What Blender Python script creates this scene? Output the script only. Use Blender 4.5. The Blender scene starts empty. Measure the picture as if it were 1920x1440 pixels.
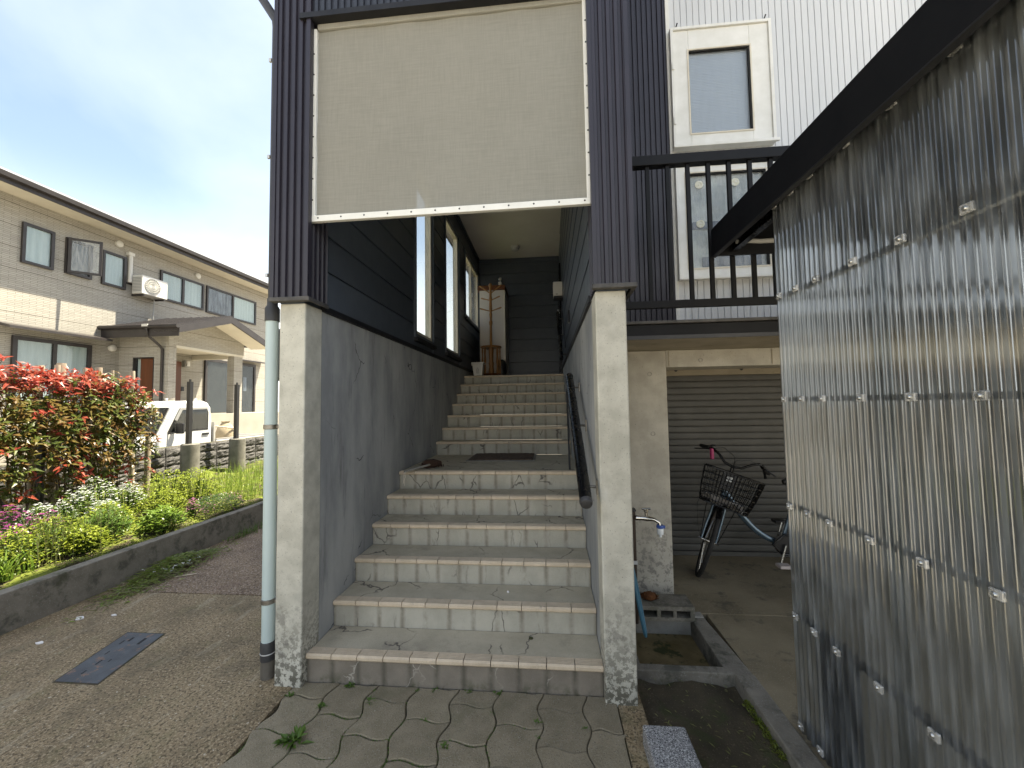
import bpy, bmesh, math, random
from mathutils import Vector, Matrix
rnd = random.Random(7)
S = bpy.context.scene
COL = S.collection

# ------------------------------------------------------------------ camera
cam = bpy.data.cameras.new('camera')
cam.sensor_fit = 'HORIZONTAL'
cam.sensor_width = 36.0
cam.lens = 735.37 / 1920 * 36.0
cam.clip_start = 0.02
cam.clip_end = 2000
co = bpy.data.objects.new('camera', cam)
COL.objects.link(co)
_r = Vector((0.99573493, 0.09100352, -0.01517614))
_u = Vector((0.01982648, -0.05041633, 0.99853147))
_f = Vector((-0.09010476, 0.99457355, 0.05200557))
co.matrix_world = Matrix(((_r.x, _u.x, -_f.x, 1.4099), (_r.y, _u.y, -_f.y, -2.2173),
                          (_r.z, _u.z, -_f.z, 1.5666), (0, 0, 0, 1)))
S.camera = co

# ------------------------------------------------------------------ sky, sun, exposure
SUN = Vector((1.0, 0.9, 2.8)).normalized()
elev = math.asin(SUN.z)
azim = math.atan2(SUN.x, SUN.y)
w = bpy.data.worlds.new('World')
S.world = w
w.use_nodes = True
nt = w.node_tree
nt.nodes.clear()
N = nt.nodes.new
out = N('ShaderNodeOutputWorld')
bg = N('ShaderNodeBackground')
bg.inputs['Strength'].default_value = 0.075
sky = N('ShaderNodeTexSky')
sky.sky_type = 'NISHITA'
sky.sun_disc = False
sky.sun_elevation = elev
sky.sun_rotation = azim
sky.air_density = 1.0
sky.dust_density = 1.2
tc = N('ShaderNodeTexCoord')
mp = N('ShaderNodeMapping')
mp.inputs['Scale'].default_value = (1.0, 1.0, 1.8)
nz = N('ShaderNodeTexNoise')
nz.inputs['Scale'].default_value = 1.25
nz.inputs['Detail'].default_value = 7
nz.inputs['Roughness'].default_value = 0.5
nz.inputs['Distortion'].default_value = 0.35
rp = N('ShaderNodeValToRGB')
rp.color_ramp.elements[0].position = 0.36
rp.color_ramp.elements[1].position = 0.86
rp.color_ramp.elements[0].color = (0.04, 0.04, 0.04, 1)
rp.color_ramp.elements[1].color = (0.65, 0.65, 0.65, 1)
sx = N('ShaderNodeSeparateXYZ')
hz = N('ShaderNodeMapRange')          # more cloud towards the horizon
hz.inputs['From Min'].default_value = 0.42
hz.inputs['From Max'].default_value = 0.10
hz.inputs['To Min'].default_value = 0.0
hz.inputs['To Max'].default_value = 1.0
hz.interpolation_type = 'SMOOTHSTEP'
ad = N('ShaderNodeMath'); ad.operation = 'MULTIPLY_ADD'; ad.use_clamp = True
ad.inputs[1].default_value = 0.85
mx = N('ShaderNodeMix'); mx.data_type = 'RGBA'
mx.inputs[7].default_value = (5.6, 6.0, 6.5, 1)
L = nt.links.new
L(tc.outputs['Generated'], mp.inputs['Vector'])
L(mp.outputs['Vector'], nz.inputs['Vector'])
L(nz.outputs['Fac'], rp.inputs['Fac'])
L(tc.outputs['Generated'], sx.inputs['Vector'])
L(sx.outputs['Z'], hz.inputs['Value'])
L(hz.outputs['Result'], ad.inputs[0])
L(rp.outputs['Color'], ad.inputs[2])
L(ad.outputs['Value'], mx.inputs[0])
L(sky.outputs['Color'], mx.inputs[6])
L(mx.outputs[2], bg.inputs['Color'])
L(bg.outputs['Background'], out.inputs['Surface'])

sl = bpy.data.lights.new('sun', 'SUN')
sl.energy = 3.9
sl.angle = math.radians(0.6)
sl.color = (1.0, 0.955, 0.85)
so = bpy.data.objects.new('sun', sl)
so.rotation_euler = SUN.to_track_quat('Z', 'Y').to_euler()
so.location = (4, 4, 12)
COL.objects.link(so)

S.view_settings.view_transform = 'Standard'
S.view_settings.look = 'None'
S.view_settings.gamma = 1.0
S.view_settings.use_curve_mapping = False
S.view_settings.use_white_balance = True          # the phone balanced for the open shade
S.view_settings.white_balance_temperature = 7350
S.view_settings.white_balance_tint = 8
S.view_settings.exposure = 2.17
S.cycles.max_bounces = 10
S.cycles.diffuse_bounces = 5
S.cycles.glossy_bounces = 5
S.cycles.transparent_max_bounces = 24
S.cycles.caustics_reflective = False
S.cycles.caustics_refractive = False

# ------------------------------------------------------------------ materials
MATS = {}
def mat(name, col, col2=None, scale=6.0, stretch=(1, 1, 1), lo=0.35, hi=0.65, rough=0.7, metal=0.0,
        spec=0.4, speck=None, bump=0.0, bscale=60.0, stain=None, crack=None, objvar=0.0, coat=0.0, detail=6.0):
    """Principled surface: two colours mixed by noise, specks, stains, cracks and fine relief, all in world space."""
    m = bpy.data.materials.new(name)
    m.use_nodes = True
    t = m.node_tree
    n = t.nodes; lk = t.links.new
    b = n['Principled BSDF']
    b.inputs['Roughness'].default_value = rough
    b.inputs['Metallic'].default_value = metal
    b.inputs['Specular IOR Level'].default_value = spec
    if coat: b.inputs['Coat Weight'].default_value = coat
    g = n.new('ShaderNodeNewGeometry')
    def mapped(st):
        q = n.new('ShaderNodeMapping'); q.inputs['Scale'].default_value = st
        lk(g.outputs['Position'], q.inputs['Vector']); return q.outputs['Vector']
    def noise(sc, st=(1, 1, 1), det=6.0, ro=0.6):
        z = n.new('ShaderNodeTexNoise'); z.inputs['Scale'].default_value = sc
        z.inputs['Detail'].default_value = det; z.inputs['Roughness'].default_value = ro
        lk(mapped(st), z.inputs['Vector']); return z.outputs['Fac']
    def rng(v, a, c, x=0.0, y=1.0):
        q = n.new('ShaderNodeMapRange'); q.inputs['From Min'].default_value = a; q.inputs['From Max'].default_value = c
        q.inputs['To Min'].default_value = x; q.inputs['To Max'].default_value = y
        lk(v, q.inputs['Value']); return q.outputs['Result']
    def mul(a, c):
        q = n.new('ShaderNodeMath'); q.operation = 'MULTIPLY'; q.use_clamp = True
        lk(a, q.inputs[0])
        if isinstance(c, float): q.inputs[1].default_value = c
        else: lk(c, q.inputs[1])
        return q.outputs['Value']
    def mixc(f, a, c):
        q = n.new('ShaderNodeMix'); q.data_type = 'RGBA'
        if isinstance(f, float): q.inputs[0].default_value = f
        else: lk(f, q.inputs[0])
        for i, v in ((6, a), (7, c)):
            if isinstance(v, tuple): q.inputs[i].default_value = (*v[:3], 1)
            else: lk(v, q.inputs[i])
        return q.outputs[2]
    c = tuple(col)
    if col2: c = mixc(rng(noise(scale, stretch, detail), lo, hi), tuple(col), tuple(col2))
    if speck:
        for (sc, thr, w_, sc_col) in speck:
            c = mixc(rng(noise(sc, (1, 1, 1), 2.0, 0.5), thr, thr + w_), c, sc_col)
    if stain:
        for s in stain:
            f = rng(noise(s.get('scale', 5), s.get('stretch', (1, 1, 1)), 8, .7), s['thr'], s['thr'] + s.get('w', .1))
            if 'z' in s:
                sp = n.new('ShaderNodeSeparateXYZ'); lk(g.outputs['Position'], sp.inputs['Vector'])
                f = mul(f, rng(sp.outputs['Z'], s['z'][0], s['z'][1]))
            if 'tile' in s:                       # grout drips: narrow bands at each joint between nosing tiles
                sp = n.new('ShaderNodeSeparateXYZ'); lk(g.outputs['Position'], sp.inputs['Vector'])
                d = n.new('ShaderNodeMath'); d.operation = 'PINGPONG'; d.inputs[1].default_value = s['tile'] / 2
                lk(sp.outputs['X'], d.inputs[0])
                f = mul(f, rng(d.outputs['Value'], s.get('tw', .016), .003))
            c = mixc(mul(f, float(s.get('amt', 1.0))), c, s['col'])
    if crack:
        v = n.new('ShaderNodeTexVoronoi'); v.feature = 'DISTANCE_TO_EDGE'; v.inputs['Scale'].default_value = crack.get('scale', 3)
        a = n.new('ShaderNodeVectorMath'); a.operation = 'ADD'
        z = n.new('ShaderNodeTexNoise'); z.inputs['Scale'].default_value = 9; z.inputs['Detail'].default_value = 4
        lk(g.outputs['Position'], z.inputs['Vector'])
        sc = n.new('ShaderNodeVectorMath'); sc.operation = 'SCALE'; sc.inputs['Scale'].default_value = crack.get('wob', .12)
        lk(z.outputs['Color'], sc.inputs[0])
        lk(mapped(crack.get('stretch', (1, 1, 1))), a.inputs[0]); lk(sc.outputs[0], a.inputs[1]); lk(a.outputs[0], v.inputs['Vector'])
        f = rng(v.outputs['Distance'], crack.get('w', .012), crack.get('w', .012) * .25)
        f = mul(f, rng(noise(crack.get('ms', 2.3), (1, 1, 1), 2), crack.get('mlo', .5), crack.get('mlo', .5) + .06))
        c = mixc(f, c, crack['col'])
    if objvar:
        oi = n.new('ShaderNodeObjectInfo')
        hs = n.new('ShaderNodeHueSaturation')
        lk(rng(oi.outputs['Random'], 0, 1, 1 - objvar, 1 + objvar), hs.inputs['Value'])
        if isinstance(c, tuple): hs.inputs['Color'].default_value = (*c, 1)
        else: lk(c, hs.inputs['Color'])
        c = hs.outputs['Color']
    if isinstance(c, tuple): b.inputs['Base Color'].default_value = (*c, 1)
    else: lk(c, b.inputs['Base Color'])
    if bump:
        bp = n.new('ShaderNodeBump'); bp.inputs['Strength'].default_value = bump; bp.inputs['Distance'].default_value = 0.01
        lk(noise(bscale, (1, 1, 1), 5), bp.inputs['Height']); lk(bp.outputs['Normal'], b.inputs['Normal'])
    rv = n.new('ShaderNodeMath'); rv.operation = 'MULTIPLY_ADD'
    lk(noise(scale * 2.3, (1, 1, 1), 4), rv.inputs[0]); rv.inputs[1].default_value = .2; rv.inputs[2].default_value = rough - .1
    rv.use_clamp = True
    lk(rv.outputs[0], b.inputs['Roughness'])
    MATS[name] = m
    return m

moss = (0.045, 0.055, 0.02)
mat('pillar_concrete', (.56, .545, .475), (.43, .418, .36), scale=7, lo=.4, hi=.62, rough=.85, bump=.25, bscale=45,
    speck=[(160, .66, .05, (.27, .26, .235))],
    stain=[dict(scale=34, thr=.47, w=.06, z=(.46, .04), col=(.085, .08, .06), amt=.9), dict(scale=8, thr=.56, w=.05, z=(.75, .2), col=(.17, .16, .14), amt=.7),
           dict(scale=14, thr=.60, w=.04, z=(.34, .0), col=(.66, .65, .6), amt=.9), dict(scale=5, stretch=(1, 1, .3), thr=.6, w=.15, col=(.62, .61, .57), amt=.6)])
mat('stair_wall_mortar', (.27, .282, .292), (.43, .44, .44), scale=3.2, stretch=(1, 1, .35), lo=.38, hi=.64, rough=.8, bump=.12, bscale=30,
    stain=[dict(scale=9, stretch=(1, 1, .14), thr=.56, w=.14, col=(.14, .145, .155), amt=.65), dict(scale=15, thr=.68, w=.04, col=(.38, .39, .39), amt=.5)],
    crack=dict(scale=1.6, w=.007, mlo=.56, ms=2.6, col=(.06, .06, .065)))
mat('navy_cladding', (.021, .0185, .0275), (.027, .0235, .034), scale=3, rough=.42, spec=.5, bump=.03, bscale=20)
mat('header_cladding', (.021, .024, .035), (.027, .031, .043), scale=3, rough=.45, spec=.5)
mat('navy_siding', (.060, .074, .098), (.072, .088, .112), scale=5, rough=.36, spec=.45, bump=.05, bscale=70, objvar=.12)
mat('black_trim', (.010, .010, .012), (.016, .016, .018), scale=9, rough=.45, spec=.3)
mat('weathered_trim', (.045, .043, .042), (.09, .085, .08), scale=14, rough=.6)
mat('white_cladding', (.58, .60, .62), (.65, .665, .68), scale=2.5, stretch=(1, 1, .2), rough=.45, spec=.4,
    stain=[dict(scale=6, stretch=(2, 2, .1), thr=.62, w=.2, col=(.54, .55, .56), amt=.4)])
mat('white_frame', (.78, .78, .75), (.70, .70, .66), scale=8, rough=.4, stain=[dict(scale=10, thr=.66, w=.1, col=(.5, .49, .44), amt=.4)])
mat('cream_frame', (.70, .65, .54), (.62, .57, .47), scale=8, rough=.45)
mat('ceiling_board', (.72, .70, .65), (.77, .75, .71), scale=2, rough=.8)
mat('tread_mortar', (.54, .48, .365), (.43, .38, .285), scale=5, lo=.36, hi=.64, rough=.85, bump=.3, bscale=220,
    speck=[(420, .60, .06, (.40, .36, .30)), (380, .64, .06, (.15, .13, .11))],
    stain=[dict(scale=12, thr=.66, w=.05, col=(.11, .10, .085), amt=.6), dict(scale=4, thr=.56, w=.16, col=(.19, .17, .145), amt=.6)],
    crack=dict(scale=2.6, w=.014, mlo=.50, col=(.12, .105, .09), stretch=(1, .8, 1)))
mat('riser_mortar', (.46, .44, .375), (.37, .355, .30), scale=5, stretch=(1, 1, .7), lo=.36, hi=.62, rough=.85, bump=.2, bscale=120,
    speck=[(300, .64, .06, (.26, .245, .22))],
    stain=[dict(tile=.15273, tw=.022, scale=7, thr=.34, w=.22, col=(.19, .165, .125), amt=.75), dict(scale=11, stretch=(1.4, 1, .35), thr=.59, w=.1, col=(.19, .18, .155), amt=.65)],
    crack=dict(scale=5.0, w=.02, mlo=.53, ms=3, wob=.07, col=(.13, .12, .105), stretch=(1, 1, .45)))
mat('base_riser_mortar', (.25, .22, .18), (.19, .165, .135), scale=7, rough=.88, bump=.25, bscale=120,
    speck=[(300, .63, .06, (.32, .29, .24))],
    stain=[dict(tile=.15273, tw=.024, scale=9, thr=.25, w=.25, col=(.10, .09, .07), amt=.8), dict(scale=9, thr=.5, w=.1, z=(.06, .0), col=moss, amt=.6)],
    crack=dict(scale=4, w=.02, mlo=.5, ms=3, wob=.2, col=(.38, .35, .3), stretch=(1, 1, .5)))
mat('nosing_ceramic', (.63, .52, .39), (.54, .44, .32), scale=16, rough=.55, objvar=.08,
    speck=[(300, .64, .06, (.36, .30, .24))], stain=[dict(scale=20, thr=.62, w=.08, col=(.30, .25, .2), amt=.6)])
mat('driveway_concrete', (.31, .232, .137), (.18, .132, .076), scale=2.6, stretch=(1, .5, 1), lo=.34, hi=.66, rough=.9, bump=.5, bscale=150,
    speck=[(75, .525, .06, (.365, .285, .18)), (68, .545, .06, (.105, .076, .044)), (160, .58, .06, (.13, .10, .062)), (48, .69, .03, (.54, .48, .38))],
    stain=[dict(scale=2.2, thr=.50, w=.16, col=(.105, .083, .052), amt=.7), dict(scale=26, stretch=(1, .35, 1), thr=.58, w=.06, col=(.10, .08, .05), amt=.45), dict(scale=6, thr=.52, w=.15, col=(.15, .14, .065), amt=.35),
           dict(scale=5, stretch=(1.5, .4, 1), thr=.55, w=.14, col=(.40, .35, .25), amt=.55)])
mat('pebble_concrete', (.23, .165, .105), (.135, .092, .058), scale=3.5, rough=.9, bump=.8, bscale=55,
    speck=[(75, .53, .05, (.33, .26, .20)), (65, .58, .05, (.065, .045, .038))], stain=[dict(scale=3, thr=.55, w=.15, col=(.13, .075, .06), amt=.5)])
mat('paver_concrete', (.27, .228, .158), (.20, .168, .112), scale=9, lo=.35, hi=.65, rough=.9, bump=.5, bscale=110, objvar=.10,
    speck=[(210, .60, .05, (.30, .27, .22)), (190, .63, .05, (.10, .088, .068)), (40, .74, .03, (.42, .39, .33))],
    stain=[dict(scale=3, thr=.55, w=.12, col=(.145, .135, .08), amt=.5)])
mat('joint_soil', (.05, .043, .03), (.075, .062, .043), scale=30, rough=1, bump=.5, stain=[dict(scale=9, thr=.52, w=.06, col=(.06, .08, .02))])
mat('garage_concrete', (.27, .225, .15), (.18, .148, .096), scale=2.6, rough=.7, bump=.15, bscale=80, speck=[(140, .62, .06, (.31, .275, .22))],
    stain=[dict(scale=4.2, thr=.55, w=.08, col=(.085, .075, .06), amt=.75), dict(scale=9, stretch=(.5, 2, 1), thr=.6, w=.06, col=(.085, .075, .06), amt=.5)])
mat('grey_concrete', (.34, .33, .30), (.26, .25, .225), scale=8, rough=.85, bump=.3, bscale=60, speck=[(150, .63, .06, (.14, .135, .12))],
    stain=[dict(scale=7, thr=.6, w=.08, col=(.13, .13, .10), amt=.6)])
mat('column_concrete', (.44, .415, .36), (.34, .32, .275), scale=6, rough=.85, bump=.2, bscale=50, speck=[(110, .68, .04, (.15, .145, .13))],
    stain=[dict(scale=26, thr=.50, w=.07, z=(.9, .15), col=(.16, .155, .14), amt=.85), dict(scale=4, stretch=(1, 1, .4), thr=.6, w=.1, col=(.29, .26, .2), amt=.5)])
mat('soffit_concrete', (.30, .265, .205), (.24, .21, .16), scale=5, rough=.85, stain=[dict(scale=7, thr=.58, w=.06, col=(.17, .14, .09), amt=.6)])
mat('mossy_kerb', (.23, .21, .175), (.16, .145, .12), scale=9, rough=.9, bump=.4, bscale=60, speck=[(130, .62, .05, (.25, .24, .22))],
    stain=[dict(scale=6, thr=.52, w=.1, col=(.065, .065, .05), amt=.7), dict(scale=4, thr=.57, w=.08, col=moss, amt=.5)])
mat('basin_concrete', (.22, .17, .085), (.14, .105, .05), scale=8, rough=.6, bump=.3, stain=[dict(scale=5, thr=.5, w=.1, col=(.13, .095, .03), amt=.7), dict(scale=6, thr=.56, w=.05, col=(.03, .04, .012), amt=.9)])
mat('dirt', (.085, .068, .042), (.05, .04, .026), scale=7, rough=1, bump=.8, bscale=90, speck=[(120, .64, .05, (.16, .135, .095))],
    stain=[dict(scale=5, thr=.52, w=.1, col=(.045, .055, .018), amt=.7)])
mat('granite', (.30, .30, .305), (.20, .20, .205), scale=60, rough=.75, bump=.3, bscale=150, speck=[(190, .55, .04, (.62, .62, .62)), (170, .57, .04, (.04, .04, .045))])
mat('bed_soil', (.07, .052, .035), (.045, .034, .022), scale=12, rough=1, bump=.8, bscale=60, stain=[dict(scale=4, thr=.46, w=.08, col=(.13, .16, .02), amt=.9)])
mat('neighbour_concrete', (.36, .33, .28), (.31, .285, .24), scale=2, rough=.85)
mat('street_concrete', (.45, .42, .37), (.38, .355, .31), scale=2, rough=.9, bump=.3, speck=[(120, .6, .06, (.3, .28, .25))])
mat('gravel_ground', (.30, .27, .23), (.22, .20, .165), scale=4, rough=.95, bump=.5, speck=[(90, .6, .05, (.3, .28, .24))])
mat('shutter_slat', (.082, .080, .074), (.066, .065, .060), scale=5, rough=.55, spec=.3)
mat('pale_pipe', (.50, .60, .60), (.44, .54, .545), scale=5, stretch=(1, 1, .2), rough=.4, spec=.45)
mat('dark_pipe', (.035, .035, .038), (.05, .05, .052), scale=6, rough=.45)
mat('grey_pipe', (.15, .135, .115), (.10, .09, .075), scale=9, rough=.7)
mat('clamp_metal', (.30, .285, .26), (.16, .145, .12), scale=30, rough=.4, metal=.8)
mat('chrome', (.62, .60, .56), (.45, .43, .40), scale=30, rough=.18, metal=1.0)
mat('aluminium', (.60, .61, .62), (.54, .55, .56), scale=5, rough=.4, metal=.3)
mat('lid_resin', (.088, .098, .11), (.06, .066, .074), scale=8, rough=.6, bump=.2, bscale=200, stain=[dict(scale=13, thr=.57, w=.05, col=(.22, .13, .09), amt=.9), dict(scale=10, thr=.6, w=.1, col=(.13, .135, .14), amt=.6)])
mat('wood_honey', (.36, .18, .065), (.27, .125, .04), scale=14, stretch=(1, 1, .15), rough=.4, coat=.3)
mat('wood_pale', (.42, .22, .07), (.33, .16, .045), scale=14, stretch=(1, 1, .15), rough=.4, coat=.3)
mat('wood_red', (.17, .06, .022), (.12, .042, .016), scale=10, stretch=(1, 1, .15), rough=.4)
mat('cabinet_white', (.70, .67, .63), (.66, .63, .59), scale=2, rough=.55)
mat('bin_plastic', (.66, .65, .62), (.62, .61, .58), scale=6, rough=.45)
mat('black_plastic', (.012, .012, .013), (.018, .018, .019), scale=9, rough=.4)
mat('black_rubber', (.010, .010, .010), (.016, .015, .014), scale=30, rough=.75)
mat('black_paint', (.004, .004, .0045), (.006, .006, .0065), scale=9, rough=.26, spec=.32)
mat('roof_black', (.005, .0055, .007), (.007, .0075, .009), scale=4, rough=.55, spec=.18)
mat('black_metal', (.006, .006, .007), (.009, .009, .010), scale=6, rough=.5, spec=.2)
mat('mat_brown', (.15, .11, .085), (.08, .06, .048), scale=40, rough=1, bump=1, bscale=180)
mat('bristle_brown', (.07, .035, .022), (.04, .022, .015), scale=60, rough=.95, bump=.8, bscale=200)
mat('scrub_brown', (.17, .065, .022), (.10, .038, .014), scale=60, rough=.95, bump=.8, bscale=150)
mat('string_white', (.62, .56, .48), rough=.9)
mat('hose_blue', (.07, .19, .27), (.055, .155, .225), scale=10, rough=.45)
mat('post_brown', (.055, .036, .026), (.04, .027, .02), scale=20, stretch=(1, 1, .1), rough=.5)
mat('tap_blue', (.03, .09, .36), rough=.35)
mat('tap_white', (.72, .76, .78), rough=.25, spec=.5)
mat('pink_plastic', (.34, .02, .11), (.28, .016, .09), scale=20, rough=.4)
mat('bike_blue', (.085, .13, .175), (.07, .11, .145), scale=10, rough=.25, metal=.5, coat=.5)
mat('pedal_pale', (.50, .44, .42), rough=.6)
mat('cloth_white', (.62, .58, .54), (.45, .42, .39), scale=20, rough=.9, bump=.5, bscale=40)
mat('truck_white', (.66, .67, .665), (.62, .63, .62), scale=3, rough=.25, coat=.5)
mat('truck_grey', (.40, .39, .36), (.33, .32, .30), scale=6, rough=.6)
mat('sack_beige', (.40, .33, .23), (.30, .25, .17), scale=9, rough=.9, bump=.5)
mat('split_block', (.125, .12, .115), (.06, .058, .056), scale=26, rough=.95, bump=1.0, bscale=45, objvar=.18, speck=[(60, .6, .08, (.2, .195, .19))])
mat('post_concrete', (.20, .19, .165), (.13, .125, .105), scale=9, rough=.9, bump=.4, bscale=60, stain=[dict(scale=10, stretch=(1, 1, .25), thr=.55, w=.1, col=(.08, .08, .06), amt=.6)])
mat('stake_wood', (.42, .36, .28), (.30, .25, .19), scale=20, stretch=(1, 1, .12), rough=.9, objvar=.2)
mat('ac_white', (.66, .65, .61), (.62, .61, .57), scale=3, rough=.45)
mat('grille_grey', (.30, .30, .29), rough=.6)
mat('dark_brown_metal', (.030, .026, .026), (.042, .037, .036), scale=5, rough=.42)
mat('soffit_cream', (.62, .585, .50), (.57, .535, .455), scale=4, rough=.8)
mat('door_brown', (.15, .055, .025), (.11, .04, .018), scale=8, stretch=(1, 1, .12), rough=.45)
mat('curtain_pale', (.62, .68, .68), (.50, .57, .58), scale=16, stretch=(1, 1, .06), rough=.9)
mat('sheer_white', (.74, .75, .73), (.42, .44, .43), scale=5, stretch=(1, 1, .7), lo=.42, hi=.58, rough=.9)
mat('dark_room', (.02, .022, .024), (.03, .032, .033), scale=4, rough=.9)
mat('laundry', (.25, .27, .32), (.07, .08, .11), scale=9, stretch=(1, 1.6, .3), rough=.9)
mat('sticker_cream', (.62, .60, .44), (.72, .72, .66), scale=60, rough=.6)
mat('blind_slat', (.58, .59, .68), rough=.5)
mat('bark', (.10, .075, .052), (.06, .045, .032), scale=30, rough=.95, bump=.6)
mat('poly_screw', (.55, .55, .53), rough=.3, metal=.9)
mat('litter_white', (.75, .72, .70), rough=.8)
mat('ink_black', (.02, .02, .02), rough=.6)

def leafmat(name, col, col2, trans=.35, rough=.34, scale=9):
    m = mat(name, col, col2, scale=scale, rough=rough, spec=.35, lo=.35, hi=.65)
    t = m.node_tree; b = t.nodes['Principled BSDF']
    tr = t.nodes.new('ShaderNodeBsdfTranslucent')
    mi = t.nodes.new('ShaderNodeMixShader'); mi.inputs[0].default_value = trans
    src = b.inputs['Base Color'].links[0].from_socket
    t.links.new(src, tr.inputs['Color'])
    t.links.new(b.outputs[0], mi.inputs[1]); t.links.new(tr.outputs[0], mi.inputs[2])
    t.links.new(mi.outputs[0], t.nodes['Material Output'].inputs['Surface'])
    return m
leafmat('leaf_red', (.30, .040, .030), (.35, .085, .046))
leafmat('leaf_bronze', (.165, .085, .028), (.16, .14, .032))
leafmat('leaf_green', (.055, .085, .018), (.13, .15, .030))
leafmat('leaf_lime', (.30, .34, .045), (.20, .27, .035), trans=.4)
leafmat('leaf_fresh', (.12, .21, .03), (.18, .26, .04), trans=.4)
leafmat('leaf_dark', (.035, .075, .018), (.055, .10, .025))
leafmat('grass_green', (.16, .25, .04), (.24, .30, .06), trans=.4)
leafmat('grass_dry', (.24, .23, .10), (.17, .19, .06), trans=.3)
leafmat('petal_white', (.75, .77, .76), (.66, .69, .68), trans=.3)
leafmat('petal_purple', (.34, .055, .24), (.42, .11, .32), trans=.3)
leafmat('petal_pink', (.52, .25, .36), (.42, .17, .30), trans=.3)
leafmat('weed_green', (.085, .16, .03), (.12, .20, .035), trans=.35)
leafmat('moss_lime', (.17, .20, .025), (.11, .14, .018), trans=.2)

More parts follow.
